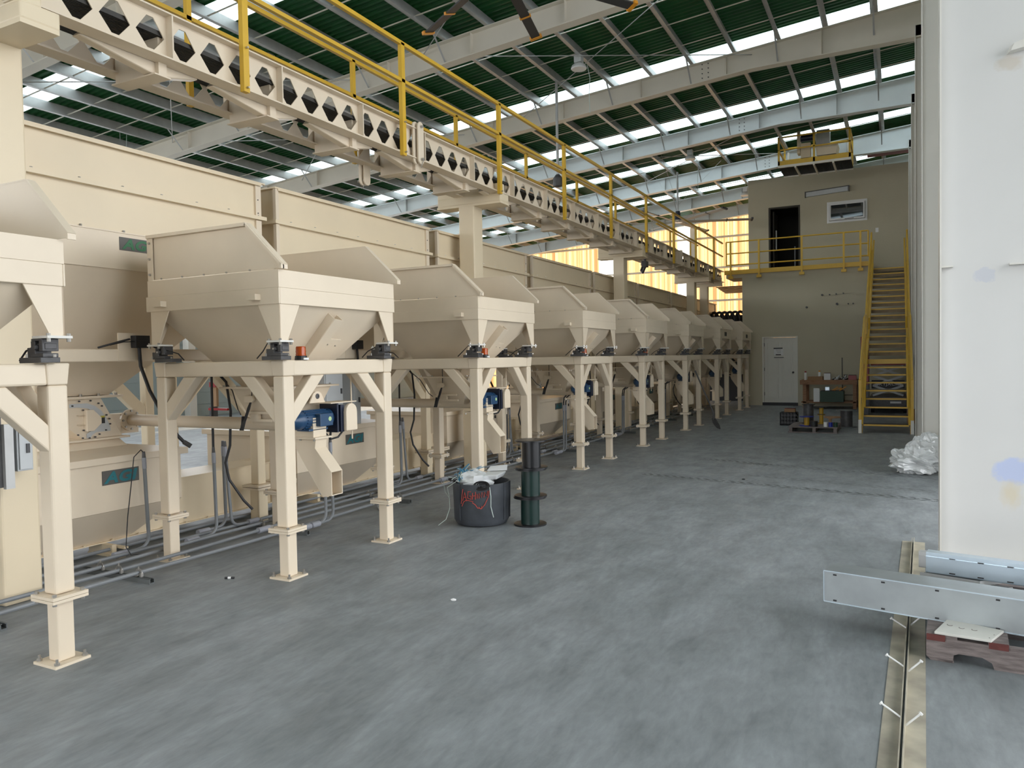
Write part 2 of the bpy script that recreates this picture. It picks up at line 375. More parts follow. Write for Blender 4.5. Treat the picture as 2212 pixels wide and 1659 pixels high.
for a, c in ((3, 4), (4, 5), (6, 7)):
    for x0, x1 in ((-2.5, -7.5), (-9, -14)):
        b = MB().cyl((x0, RAF[a], RZ(x0, .3)), (x1, RAF[c], RZ(x1, .3)), .009, 6); b.cyl((x1, RAF[a], RZ(x1, .3)), (x0, RAF[c], RZ(x0, .3)), .009, 6)
        b.build('bracing_cable', GALV, ceil)
# side columns (tapered I columns: flange towards the room, deep web facing the camera)
wr = bpy.data.objects.new('wall_right', None); col.objects.link(wr); wr['kind'] = 'structure'; wr['_o'] = (0, 0, 0)
for i, cy in enumerate(RAF[3:]):
    fx = .30-.005*(i > 0)
    if i == 0: cy, fx = 6.5, .283
    t = thing('steel_column', ['white tapered steel column nearest the camera, filling the right edge', 'second white steel column, with clear plastic bags heaped at its foot',
        'third steel column, a narrow strip just right of the yellow stair', 'fourth steel column, hidden behind the stair rails on the right', 'fifth steel column in the corner by the stair top', 'sixth steel column on the right side behind the office', 'seventh steel column on the right side at the far end'][i], 'column', (fx, cy, 0), 'tapered columns along the right side')
    MB().box(fx+.012, 1.3, cy-.006, cy+.006, 0, RZ(.5)-.005 if i else 8.0).build('web', WEBM if i == 0 else WHITE, t)
    MB().box(fx, fx+.012, cy-.10, cy+.10, 0, RZ(fx)-.005).build('inner_flange', WHITE, t)
    MB().box(fx, 1.4, cy-.16, cy+.16, 0, .02).build('base_plate', WHITE, t)
    for z in ((2.16,) if i == 0 else (1.99, 3.6, 5.2)):
        MB().box(.72 if i == 0 else .80, .98, cy-.06, cy-.006, z, z+.012).build('girt_clip', WHITE, t)
    if i == 0:
        MB().hexa([(.72, cy-.09, 3.66), (1.0, cy-.09, 3.70), (1.0, cy-.006, 3.70), (.70, cy-.006, 3.66), (.74, cy-.09, 3.71), (1.0, cy-.09, 3.78), (1.0, cy-.006, 3.78), (.72, cy-.006, 3.71)]).build('girt_clip', WHITE, t)
        MB().box(.29, .37, cy-.07, cy-.006, 2.168, 2.18).build('girt_clip', WHITE, t)
for z0, z1 in ((0, 8.2),):
    b = MB(); y = 10.0
    while y < YE:
        b.box(1.32, 1.335, y, y+.22, z0, z1); b.box(1.345, 1.36, y+.2, y+.3, z0, z1); y += .3
    b.build('siding', WALLC, wr)
for z in (1.2, 3.0, 4.8, 6.4): MB().box(1.2, 1.31, 9.9, YE, z, z+.06).build('girt', GALV, wr)
# end wall: translucent amber siding with girts and clear strips
we = bpy.data.objects.new('wall_end', None); col.objects.link(we); we['kind'] = 'structure'; we['_o'] = (0, 0, 0)
def siding(x0, x1, z0, z1, m, name):
    b = MB(); n = max(1, round((x1-x0)/.22)); pr = []
    for i in range(n):
        a = x0+(x1-x0)*i/n; q = (x1-x0)/n; pr += [(a, 0), (a+q*.4, 0), (a+q*.5, .05), (a+q*.9, .05)]
    pr.append((x1, 0))
    for (a, h), (c, k) in zip(pr, pr[1:]): b.poly([(a, YE+h, z0), (c, YE+k, z0), (c, YE+k, RZ(c, .60)), (a, YE+h, RZ(a, .60))])
    return b.build(name, m, we)
siding(XL, -11.35, 0, 8, SIDING, 'siding_sheet'); siding(-11.35, -10.6, 0, 8, CLEARW, 'clear_strip')
siding(-10.6, -7.95, 0, 8, SIDING, 'siding_sheet'); siding(-7.95, -7.4, 0, 8, CLEARW, 'clear_strip'); siding(-7.4, XR, 0, 8, SIDING, 'siding_sheet')
for z in (1.1, 2.4, 3.7, 5.0, 6.2): MB().box(XL, XR, YE-.16, YE-.03, z, z+.07).build('girt', RAFT, we)
for x in (-15.5, -10.45, -7.25, -4.9): MB().box(x-.1, x+.1, YE-.36, YE-.17, 0, RZ(x)-.01).build('end_post', RAFT, we)
wl = bpy.data.objects.new('wall_left', None); col.objects.link(wl); wl['kind'] = 'structure'; wl['_o'] = (0, 0, 0)
for zi in range(17):      # block courses, recessed joints
    z = zi*.36
    if z < 2.8: MB().box(XL-.2, XL, Y0R, YE, z+.008, z+.36).build('block_course', WALLG, wl)
MB().box(XL-.19, XL-.02, Y0R, YE, 0, 2.88).build('mortar', WALLG, wl)
for y in (7.5, 13.5, 19.5, 25.5, 30.3): MB().box(XL-.15, XL-.02, y-.1, y+.1, 2.88, 5.9).build('light_opening_post', RAFT, wl)  # opening above the blocks is added, unseen, to light roof and far end

wn_ = MB().box(XL, -11.0, Y0R-.2, Y0R, 0, 8.2).box(.8, 7.0, Y0R-.2, Y0R, 0, 8.2).box(-11, .8, Y0R-.2, Y0R, 6.2, 8.2).box(7.0, 7.2, Y0R-.2, -1.0, 0, 8.2).build('wall_near_blocker', WALLC, kind='structure')  # unseen walls added to cut light from behind, gap left to admit some
# office block
wf = bpy.data.objects.new('wall_far', None); col.objects.link(wf); wf['kind'] = 'structure'; wf['_o'] = (0, 0, 0)
OX, OR = -4.24, 1.2
def wall_with_hole(name, y0, y1, z0, z1, holes):
    b = MB(); xs = sorted({OX, OR}|{h[0] for h in holes}|{h[1] for h in holes}); zs = sorted({z0, z1}|{h[2] for h in holes}|{h[3] for h in holes})
    for xa, xb in zip(xs, xs[1:]):
        for za, zb in zip(zs, zs[1:]):
            if any(h[0] <= xa and xb <= h[1] and h[2] <= za and zb <= h[3] for h in holes): continue
            b.box(xa, xb, y0, y1, za, zb)
    return b.build(name, WALLC, wf)
wall_with_hole('lower_wall', 24.0, 24.18, 0, 3.93, [(-3.66, -2.64, 0, 2.09)])
wall_with_hole('upper_wall', 25.2, 25.36, 4.06, 7.13, [(-3.62, -2.68, 4.06, 6.2), (-1.9, -.78, 5.54, 6.18)])
MB().box(OX, OR, 24.0, 25.2, 3.93, 4.06).build('landing_slab', WALLC, wf)
MB().box(OX, OX+.16, 24.18, 29.4, 0, 3.93).build('side_wall', WALLC, wf); MB().box(OX, OX+.16, 25.36, 29.4, 3.93, 7.13).build('side_wall', WALLC, wf)
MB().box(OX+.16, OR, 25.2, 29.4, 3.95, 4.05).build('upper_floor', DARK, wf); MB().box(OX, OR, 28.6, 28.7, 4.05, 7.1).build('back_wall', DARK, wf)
MB().box(OX+.05, OR, 25.36, 29.4, 7.05, 7.12).build('office_roof', WALLC, wf)
b = MB()
for x, z, r in ((-2.25, 3.27, .03), (-2.05, 3.27, .02), (-1.87, 3.28, .02), (-1.68, 3.29, .02), (-1.85, 2.99, .035), (-1.55, 2.98, .02), (-1.42, 2.98, .02), (-2.68, 2.93, .03)):
    b.cyl((x+.3, 24.0, z), (x+.3, 23.93, z), r, 10)
b.build('pipe_stub', DARKG, wf)
MB().box(-.56, -.48, 25.185, 25.2, 5.15, 5.28).build('light_switch', LWHITE, wf)
MB().box(-4.72, -4.24, 24.0, 25.2, 3.93, 4.05).build('landing_slab', WALLC, wf)
# white six panel door
d1 = bpy.data.objects.new('door_1', None); col.objects.link(d1); d1['kind'] = 'structure'; d1['_o'] = (0, 0, 0)
b = MB().box(-3.66, -3.61, 23.985, 24.15, 0, 2.09); b.box(-2.69, -2.64, 23.985, 24.15, 0, 2.09); b.box(-3.61, -2.69, 23.985, 24.15, 2.06, 2.09); b.build('door_frame', DOORW, d1)
MB().box(-3.605, -2.695, 24.03, 24.075, .06, 2.055).build('door_leaf', DOORW, d1)
for x0, x1 in ((-3.52, -3.19), (-3.11, -2.78)):
    for z0, z1 in ((.22, .82), (.95, 1.55), (1.68, 1.92)):
        b = MB(); y = 24.03
        for (a0, a1, c0, c1) in ((x0, x1, z0, z0+.02), (x0, x1, z1-.02, z1), (x0, x0+.02, z0, z1), (x1-.02, x1, z0, z1)): b.box(a0, a1, y-.012, y, c0, c1)
        b.box(x0+.05, x1-.05, y-.008, y, z0+.05, z1-.05); b.build('door_panel', DOORW, d1)
MB().lathe((-2.77, 24.03, 1.0), [(.012, 0), (.012, -.04), (.03, -.05), (.03, -.08), (.012, -.09)], 12, 'Y').build('door_knob', DARKG, d1)
MB().box(-3.66, -2.64, 23.97, 24.02, 0, .09).build('door_sill', BLACK, d1)
b = MB()
for z in (.3, 1.05, 1.8): b.box(-3.615, -3.595, 24.015, 24.03, z, z+.1)
b.build('hinge', DARKG, d1)
sg = thing('paper_notice', 'white paper notice with black bars taped on the white door', 'notice', (-3.2, 24.02, 1.6))
MB().box(-3.32, -3.05, 24.010, 24.016, 1.52, 1.74).build('sheet', LWHITE, sg)
MB().box(-3.33, -3.07, 24.004, 24.010, 1.715, 1.75).build('header_bar', LBLACK, sg); MB().box(-3.27, -3.12, 24.004, 24.010, 1.525, 1.555).build('footer_bar', LBLACK, sg)
b = MB()
for k, z in enumerate((1.68, 1.64, 1.60)): b.box(-3.27+.02*k, -3.12, 24.006, 24.010, z, z+.008)
b.box(-3.32, -3.04, 24.004, 24.016, 1.44, 1.462)
b.build('print_line', PLATE, sg)
# dark doorway upstairs
d2 = bpy.data.objects.new('door_2', None); col.objects.link(d2); d2['kind'] = 'structure'; d2['_o'] = (0, 0, 0)
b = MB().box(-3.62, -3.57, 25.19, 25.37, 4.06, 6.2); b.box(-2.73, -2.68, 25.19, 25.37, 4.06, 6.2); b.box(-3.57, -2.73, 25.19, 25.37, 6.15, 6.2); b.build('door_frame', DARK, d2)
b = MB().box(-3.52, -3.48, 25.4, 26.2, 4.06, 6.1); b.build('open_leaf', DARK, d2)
MB().cyl((-3.42, 25.42, 4.9), (-3.42, 25.42, 5.5), .02, 8).build('pull_handle', GALVP, d2)
MB().box(-3.0, -2.97, 26.5, 26.55, 4.06, 5.1).build('inner_post', GALVP, d2)
# awning window
w1 = bpy.data.objects.new('window_1', None); col.objects.link(w1); w1['kind'] = 'structure'; w1['_o'] = (0, 0, 0)
b = MB()
for a in ((-1.9, -.78, 5.54, 5.60), (-1.9, -.78, 6.12, 6.18), (-1.9, -1.84, 5.6, 6.12), (-.84, -.78, 5.6, 6.12)): b.box(a[0], a[1], 25.17, 25.3, a[2], a[3])
b.build('window_frame', LWHITE, w1); 
b = MB()
for a in ((-1.83, -.85, 5.61, 5.66), (-1.83, -.85, 6.07, 6.11), (-1.83, -1.79, 5.66, 6.07), (-.89, -.85, 5.66, 6.07)): b.box(a[0], a[1], 25.12, 25.16, a[2], a[3])
b.build('sash', LWHITE, w1)
MB().hexa([(-1.79, 25.125, 5.66), (-.89, 25.125, 5.66), (-.89, 25.14, 5.66), (-1.79, 25.14, 5.66), (-1.79, 25.135, 6.07), (-.89, 25.135, 6.07), (-.89, 25.15, 6.07), (-1.79, 25.15, 6.07)]).build('pane', GLASS, w1)
MB().box(-1.4, -1.15, 25.09, 25.12, 5.62, 5.635).build('latch', DARKG, w1)
ft = thing('strip_light', 'long unlit strip light fitting above the upstairs window', 'lamp', (-1.9, 25.2, 6.5))
b = MB(); s = .075
b.hexa([(-2.5, 25.1, 6.40), (-1.3, 25.1, 6.46), (-1.3, 25.2, 6.46), (-2.5, 25.2, 6.40), (-2.5, 25.1, 6.54), (-1.3, 25.1, 6.60), (-1.3, 25.2, 6.60), (-2.5, 25.2, 6.54)]); b.build('diffuser', GALVP, ft, bevel=.01)
b = MB(); b.hexa([(-2.52, 25.08, 6.54), (-1.28, 25.08, 6.60), (-1.28, 25.2, 6.60), (-2.52, 25.2, 6.54), (-2.52, 25.08, 6.56), (-1.28, 25.08, 6.62), (-1.28, 25.2, 6.62), (-2.52, 25.2, 6.56)])
b.box(-2.53, -2.5, 25.08, 25.2, 6.39, 6.56); b.box(-1.3, -1.27, 25.08, 25.2, 6.45, 6.62); b.build('housing', PLATE, ft)

# ================================================================ WEIGH HOPPER ROW
HY = [1.14, 3.99, 6.78, 9.67, 12.58, 15.56, 18.67, 21.64]
A = HY[1]
VP, VQ = (-3.876, A+.575, 1.925), (-4.165, A+.52, 1.572)
WP, WQ = (-4.0, A+.665, 1.78), (-4.17, A+.645, 1.568)
def hood_plate(y, t):
    return MB().prism([(-5.14, y, 2.212), (-3.775, y, 2.212), (-3.775, y, 2.235), (-4.10, y, 2.545), (-5.14, y, 2.545)], (0, t, 0))
def make_hopper():
    t = thing('weigh_hopper', '', 'hopper', (-4.48, A+.61, 1.712), 'weigh hoppers in a row along the aisle')
    x0, x1, y0, y1 = -5.16, -3.81, A-.06, A+1.28
    def ring(a, b_, c, d, z0, z1, th): return MB().box(a, b_, c, c+th, z0, z1).box(a, b_, d-th, d, z0, z1).box(a, a+th, c+th, d-th, z0, z1).box(b_-th, b_, c+th, d-th, z0, z1)
    ring(x0, x1, y0, y1, 2.082, 2.204, .006).build('upper_band', BEIGE, t)
    ring(x0-.02, x1+.003, y0-.003, y1+.003, 1.966, 2.081, .012).build('lower_band', BEIGE, t, bevel=.004)
    for y in (y0, y1-.005):
        h = hood_plate(y+(.010 if y == y0 else 0), .005).build('side_plate', BEIGE, t)
        b = MB(); s = 1
        b.hexa([(-5.14, y, 2.540), (-4.10, y, 2.540), (-4.10, y+.035*s, 2.540), (-5.14, y+.035*s, 2.540), (-5.14, y, 2.552), (-4.095, y, 2.552), (-4.095, y+.035*s, 2.552), (-5.14, y+.035*s, 2.552)])
        b.hexa([(-4.10, y, 2.538), (-3.772, y, 2.232), (-3.772, y+.045, 2.232), (-4.10, y+.045, 2.538), (-4.095, y, 2.550), (-3.762, y, 2.238), (-3.762, y+.045, 2.238), (-4.095, y+.045, 2.550)])
        b.box(-3.775, -3.765, y-.0, y+.045, 2.206, 2.236)
        if y == y0:
            b.bar((-5.14, y-.004, 2.540), (-4.095, y-.004, 2.540), .028, .024); b.bar((-4.10, y-.004, 2.541), (-3.768, y-.004, 2.230), .028, .016); b.box(-3.785, -3.765, y-.018, y+.01, 2.206, 2.24)
        b.build('edge_flange', BEIGE, h)
    MB().box(-5.145, -5.14, y0+.005, y1-.005, 2.206, 2.545).build('back_plate', BEIGE, t)
    cs = MB().box(-5.145, -5.085, y0-.006, y0, 2.206, 2.54).build('corner_strip', BEIGE, t)
    b = MB()
    for z in (2.25, 2.37, 2.49): b.bolt((-5.115, y0-.006, z), (0, -1, 0), .010, .012)
    b.build('bolt', STEEL, cs)
    b = MB()
    for k in range(5): b.bolt((-4.99+.23*k, y0-.004, 2.213), (0, -1, 0), .007, .01)
    b.build('seam_bolts', STEEL, t)
    MB().frust((-4.69, -4.33, A+.41, A+.77), 1.372, (-5.13, -3.84, y0+.03, y1-.03), 1.968).build('cone', BEIGE, t)
    MB().box(-4.80, -4.14, A+.28, A+.94, 1.358, 1.372).build('outlet_flange', BEIGE, t)
    b = MB()
    for k in range(5): b.bolt((-4.77+.15*k, A+.30, 1.372), r=.008)
    for k in range(4): b.bolt((-4.16, A+.34+.17*k, 1.372), r=.008)
    b.build('flange_bolts', STEEL, t)
    g = MB().frust((-4.60, -4.30, A+.44, A+.78), 1.06, (-4.72, -4.18, A+.34, A+.88), 1.357).build('transition', BEIGE, t)
    b = MB().prism([(-4.58, A+.345, 1.30), (-4.50, A+.345, 1.30), (-4.48, A+.345, 1.27), (-4.50, A+.345, 1.25), (-4.58, A+.345, 1.25)], (0, -.02, 0))
    b.box(-4.62, -4.36, A+.38, A+.40, 1.155, 1.175); b.box(-4.62, -4.34, A+.375, A+.40, 1.095, 1.115); b.box(-4.56, -4.48, A+.37, A+.40, 1.115, 1.155)
    b.build('latch_lug', BEIGE, g)
    for sx, cx in ((1, x0+.02), (-1, x1-.006)):
        for sy, cy in ((1, y0+.006), (-1, y1-.006)):
            q = .2; w_ = .075
            b = MB().prism([(cx, cy, 1.966), (cx+sx*q, cy, 1.966), (cx+sx*w_, cy, 1.714), (cx, cy, 1.714)], (0, sy*.008, 0))
            b.prism([(cx, cy, 1.966), (cx, cy+sy*q, 1.966), (cx, cy+sy*w_, 1.714), (cx, cy, 1.714)], (sx*.008, 0, 0))
            g = b.build('corner_bracket', BEIGE, t)
            MB().box(cx-sx*.025, cx+sx*.105, cy-sy*.025, cy+sy*.105, 1.700, 1.713).build('foot_plate', WHITE, g)
            b = MB()
            for ax, ay in ((-.012, -.012), (.092, -.012), (-.012, .092)): b.bolt((cx+sx*ax, cy+sy*ay, 1.713), r=.01, h=.012); b.bolt((cx+sx*ax, cy+sy*ay, 1.70), (0, 0, -1), r=.01, h=.018)
            b.build('foot_bolts', STEEL, g)
    for xa in (-5.035, -4.065): MB().box(xa, xa+.085, y0-.055, y0-.003, 1.998, 2.04).build('lug', BEIGE, t)
    # vibrator channel welded across the aisle side of the cone
    b = MB(); p, q = V(VP), V(VQ); n = V((.772, 0, -.635)); d = (q-p).normalized(); s_ = d.cross(n).normalized()
    for off in (-.055, .055): b.bar(p+s_*off+n*.03, q+s_*off+n*.03, .008, .09, n)
    b.bar(p+n*.075, q+n*.075, .11, .006, n)
    b.build('stiffening_channel', BEIGE, t)
    p, q = V(WP), V(WQ)
    m = MB().bar(p+n*.07, q+n*.07, .17, .01, n).build('mounting_plate', BEIGE, t)
    b = MB()
    for k in (-.05, .05):
        for f_ in (.2, .8): b.bolt(p.lerp(q, f_)+n*.075+d.cross(n)*k, n, .006, .008)
    b.build('plate_bolts', STEEL, m)
    return t
def tube_box(x, y, z0, z1, w_=.105): return MB().box(x-w_/2, x+w_/2, y-w_/2, y+w_/2, z0, z1)
def make_frame():
    t = thing('support_frame', '', 'frame', (-4.55, A+.68, 0), 'hopper support frames')
    Xs = (-3.935, -5.175); Ys = (A+.09, A+1.27)
    for x in Xs:
        for y in Ys:
            l = tube_box(x, y, .37, 1.46).build('leg', BEIGE, t, bevel=.012)
            MB().box(x-.095, x+.095, y-.095, y+.095, .352, .368).box(x-.095, x+.095, y-.095, y+.095, .335, .350).build('splice_flange', BEIGE, l)
            b = MB()
            for a in (-.075, .075):
                for c in (-.075, .075): b.bolt((x+a, y+c, .368)); b.bolt((x+a, y+c, .335), (0, 0, -1))
            b.build('flange_bolts', STEEL, l)
            s = tube_box(x, y, .014, .335, .09).build('leg_stub', BEIGE, t, bevel=.008)
            MB().box(x-.095, x+.095, y-.095, y+.095, 0, .014).build('base_plate', BEIGE, s)
            b = MB()
            for a in (-.075, .075):
                for c in (-.075, .075): b.bolt((x+a, y+c, .014), r=.014, h=.012); b.cyl((x+a, y+c, .02), (x+a, y+c, .045), .007, 6)
            b.build('anchor_bolts', STEEL, s)
    h = .05
    for y in Ys: MB().box(Xs[1]+h, Xs[0]-h, y-h, y+h, 1.46, 1.572).build('top_beam', BEIGE, t, bevel=.012)
    for x in Xs:
        MB().box(x-h, x+h, Ys[0]+h, Ys[1]-h, 1.46, 1.572).build('top_beam', BEIGE, t, bevel=.012)
        for y in Ys: MB().frust((x-.053, x+.053, y-.053, y+.053), 1.46, (x-.062, x+.062, y-.062, y+.062), 1.574).build('corner_cap', BEIGE, t, bevel=.008)
    w_ = .085
    for x in Xs:
        for y, s in ((Ys[0], 1), (Ys[1], -1)):
            MB().prism([(x-w_/2, y+s*.045, 1.11), (x-w_/2, y+s*.045, 1.25), (x-w_/2, y+s*.25, 1.46), (x-w_/2, y+s*.39, 1.46)], (w_, 0, 0)).build('knee_brace', BEIGE, t, bevel=.008)
    for y in Ys:
        for x, s in ((Xs[0], -1), (Xs[1], 1)):
            MB().prism([(x+s*.045, y-w_/2, 1.11), (x+s*.045, y-w_/2, 1.25), (x+s*.25, y-w_/2, 1.46), (x+s*.39, y-w_/2, 1.46)], (0, w_, 0)).build('knee_brace', BEIGE, t, bevel=.008)
    for x, sx in ((-3.825, -1), (-5.145, 1)):
        for y, sy in ((A-.045, 1), (A+1.265, -1)):
            c = MB().box(x+sx*.005, x+sx*.19, y-sy*.01+sy*.02, y+sy*.11, 1.576, 1.604)
            cx, cy = x+sx*.06, y+sy*.055
            c.box(cx-.05, cx+.05, cy-.04, cy+.04, 1.604, 1.625); c.box(cx-.048, cx-.012, cy-.042, cy+.042, 1.62, 1.688); c.box(cx+.02, cx+.05, cy-.042, cy+.042, 1.635, 1.698)
            c.box(cx-.06, cx+.055, cy-.03, cy+.03, 1.645, 1.675); c.cyl((cx, cy-.055, 1.655), (cx, cy+.055, 1.655), .014, 8); c.box(cx-.04, cx+.045, cy-.045, cy+.045, 1.688, 1.699)
            c.box(cx-.10, cx-.055, cy-.03, cy+.03, 1.60, 1.655)
            l = c.build('load_cell', DARKG, t, bevel=.003)
            b = MB(); b.bolt((cx-.10, cy-.03, 1.604), r=.008, h=.02); b.bolt((cx-.10, cy+.03, 1.604), r=.008, h=.02); b.bolt((cx+.08, cy, 1.604), r=.008)
            b.bolt((cx, cy-sy*.055, 1.655), (0, -sy, 0), .007, .01)
            b.build('cell_bolts', STEEL, l)
            MB().tube([(cx-.02, cy, 1.66), (cx-.06*1, cy-.05*sy, 1.70), (cx+sx*.16, cy, 1.64), (cx+sx*.22, cy, 1.59)], .005, 6).build('signal_cable', BLACK, l)
    return t
def make_beacon():
    t = thing('warning_beacon', '', 'beacon', (-3.93, A+.27, 1.573), 'amber beacons on the hopper frames')
    MB().cyl((-3.93, A+.27, 1.573), (-3.93, A+.27, 1.605), .046, 16, .042).build('base', BLACK, t)
    l = MB().lathe((-3.93, A+.27, 1.602), [(.036, 0), (.039, .012), (.036, .018), (.038, .038), (.036, .043), (.037, .062), (.033, .072)], 16).build('lens', AMBER, t, smooth=True)
    MB().cyl((-3.93, A+.27, 1.615), (-3.93, A+.27, 1.645), .009, 8).build('reflector', ORANGE, l)
    MB().box(-3.895, -3.882, A+.25, A+.30, 1.575, 1.590).build('label', LWHITE, t)
    return t
def make_auger():
    y = A+.60; z = 1.055
    t = thing('screw_conveyor', '', 'conveyor', (-4.2, y, .98), 'screw conveyors under the hoppers')
    MB().cyl((-6.30, y, z), (-4.25, y, z), .052, 20).build('tube', BEIGE, t, smooth=True)
    f = MB().cyl((-6.34, y, z), (-6.315, y, z), .10, 20).build('end_flange', BEIGE, t)
    b = MB()
    for k in range(8): a = k*math.pi/4; b.bolt((-6.315, y+.083*math.cos(a), z+.083*math.sin(a)), (1, 0, 0), .010, .012)
    b.build('flange_bolts', STEEL, f)
    MB().box(-6.52, -6.34, y-.09, y+.09, z-.12, z+.06).build('inlet_box', BEIGE, t)
    MB().box(-4.34, -4.02, y-.10, y+.10, .955, .968).build('outlet_flange', BEIGE, t)
    b = MB()
    for a in (-4.32, -4.18, -4.04): b.bolt((a, y-.09, .955), (0, 0, -1), .008, .015)
    b.build('outlet_bolts', STEEL, t)
    MB().box(-4.25, -4.06, y-.075, y+.075, .968, 1.12).build('drive_housing', BEIGE, t)
    # chute: thin walled square spout with a vertical open end
    hy = .065; P0 = [(-4.27, .955), (-4.24, .86), (-4.00, .46)]; P1 = [(-4.05, .955), (-4.06, .88), (-3.945, .70)]
    b = MB(); th = .006
    for y0 in (y-hy, y+hy-th):
        b.prism([(P0[0][0], y0, P0[0][1]), (P0[1][0], y0, P0[1][1]), (-3.99, y0, .505), (-3.90, y0, .52), (-3.90, y0, .70), (P1[1][0], y0, P1[1][1]), (P1[0][0], y0, P1[0][1])], (0, th, 0))
    def wall(pts): 
        for (a, c), (d, e) in zip(pts, pts[1:]): b.bar((a, y, c), (d, y, e), 2*hy, th, (0, 0, 1))
    wall([(-4.27, .955), (-4.24, .86), (-3.99, .505), (-3.90, .52)]); wall([(-4.05, .955), (-4.06, .88), (-3.90, .70)])
    b.build('chute', BEIGE, t)
    # motor and belt guard
    mx, mz = -4.13, 1.105; y0 = A+.40
    b = MB().lathe((mx, y0, mz), [(.022, -.065), (.035, -.06), (.055, -.02), (.070, 0), (.074, .02), (.074, .05), (.068, .055), (.068, .34), (.075, .345), (.075, .37), (.03, .375)], 24, 'Y')
    for k in range(20):
        a = k*math.pi/10; b.bar((mx+.070*math.cos(a), y0+.07, mz+.070*math.sin(a)), (mx+.070*math.cos(a), y0+.33, mz+.070*math.sin(a)), .006, .012, (math.cos(a), 0, math.sin(a)))
    m = b.build('motor', BLUE, t, smooth=True)
    b = MB().box(mx+.035, mx+.115, y0+.16, y0+.31, mz-.055, mz+.045); b.box(mx-.06, mx+.07, y0+.08, y0+.30, mz-.088, mz-.07); b.build('terminal_box', BLUE, m, bevel=.006)
    MB().cyl((mx+.115, y0+.27, mz), (mx+.117, y0+.27, mz), .018, 12).build('sticker', mat('pale_green_sticker', (.45, .62, .30), .5) if 'pale_green_sticker' not in MATS else MATS['pale_green_sticker'], m)
    MB().box(mx-.08, mx+.10, y0+.375, y0+.395, mz-.12, mz+.115).box(mx-.05, mx+.10, y0+.42, y0+.46, mz-.12, mz+.10).build('mounting_plate', NAVY, t)
    g = [(mx+.105, y0+.40, mz-.115)]
    pts = [(0, -.115), (.14, -.115), (.14, .04)]+[(.07+.07*math.cos(a), .04+.07*math.sin(a)) for a in [math.pi*k/8 for k in range(1, 8)]]+[(0, .04)]
    MB().prism([(mx+.10, y0+.45+p[0], mz+p[1]) for p in pts], (.035, 0, 0)).build('belt_guard', BEIGE, t, bevel=.008)
    MB().box(mx-.06, mx+.12, y0+.28, y0+.60, mz+.118, mz+.126).build('guard_shelf', BEIGE, t)
    b = MB(); pts = [(-.09, 0), (.09, 0), (.045, .075), (.02, .09), (-.02, .09), (-.045, .075)]
    b.prism([(mx-.02, y0+.27+p[0], mz+.126+p[1]) for p in pts], (.012, 0, 0)); e = b.build('lifting_eye', BEIGE, t)
    MB().lathe((mx-.008, y0+.27, mz+.178), [(.022, 0), (.022, .004), (.010, .005), (.010, .001)], 12, 'X').build('eye_ring', DARKG, e)
    MB().cyl((mx+.09, y0+.57, mz-.19), (mx+.09, y0+.57, mz+.45), .006, 6).build('adjuster_rod', BEIGE, t)
    MB().tube([(mx+.02, y0+.3, mz-.10), (mx+.04, y0+.36, mz-.175), (mx+.05, y0+.44, mz-.165), (mx+.05, y0+.50, mz-.12)], .008, 6).build('motor_cable', BLACK, t)
    return t
protos = [make_hopper(), make_frame(), make_beacon(), make_auger()]
for k in range(2, 8): pass
def place(pr, fmt_first, fmt, skip=()):
    out = {1: pr}
    for i in range(8):
        if i == 1 or i in skip: continue
        out[i] = copy_tree(pr, None, HY[i]-A)
    for i, o in out.items(): o['label'] = (fmt_first if i == 0 else fmt[i])
    return out
o2 = ['', 'first hopper fully in view', 'second', 'third', 'fourth', 'fifth', 'sixth', 'seventh and last']
hp = place(protos[0], 'beige weigh hopper cut off by the left edge of the photo', ['', 'large beige weigh hopper, first one fully in view, open sloping hood'] + ['beige weigh hopper, %s in the row counted from the fully visible nearest one' % s for s in ('second', 'third', 'fourth', 'fifth', 'sixth')] + ['smallest beige weigh hopper at the far end of the row by the office wall'])
frm = place(protos[1], 'beige steel frame under the hopper cut off at the left edge', ['', 'beige four-legged steel frame under the nearest fully visible hopper'] + ['beige four-legged steel frame under the %s hopper of the row' % s for s in ('second', 'third', 'fourth', 'fifth', 'sixth')] + ['beige four-legged steel frame under the last hopper by the office wall'])
bc = place(protos[2], 'amber', ['', 'amber beacon light on the frame of the nearest fully visible hopper'] + ['amber beacon light on the frame of the %s hopper' % s for s in ('second', 'third', 'fourth')] + ['']*3, skip=(0, 5, 6, 7))
au = place(protos[3], 'x', ['', 'beige screw conveyor with blue motor and spout under the nearest fully visible hopper'] + ['beige screw conveyor with blue motor and spout under the %s hopper' % s for s in ('second', 'third', 'fourth', 'fifth', 'sixth')] + ['beige screw conveyor with blue motor and spout under the last hopper'], skip=(0,))
# small dark data plates on the two farthest rims
for i in (6, 7):
    t = thing('data_plate', 'small dark data plate on the rim of the %s hopper' % ('second farthest' if i == 6 else 'farthest'), 'plate', (-3.805, HY[i]+.5, 2.08))
    MB().box(-3.807, -3.803, HY[i]+.42, HY[i]+.68, 2.03, 2.13).build('plate', LBLACK, t)

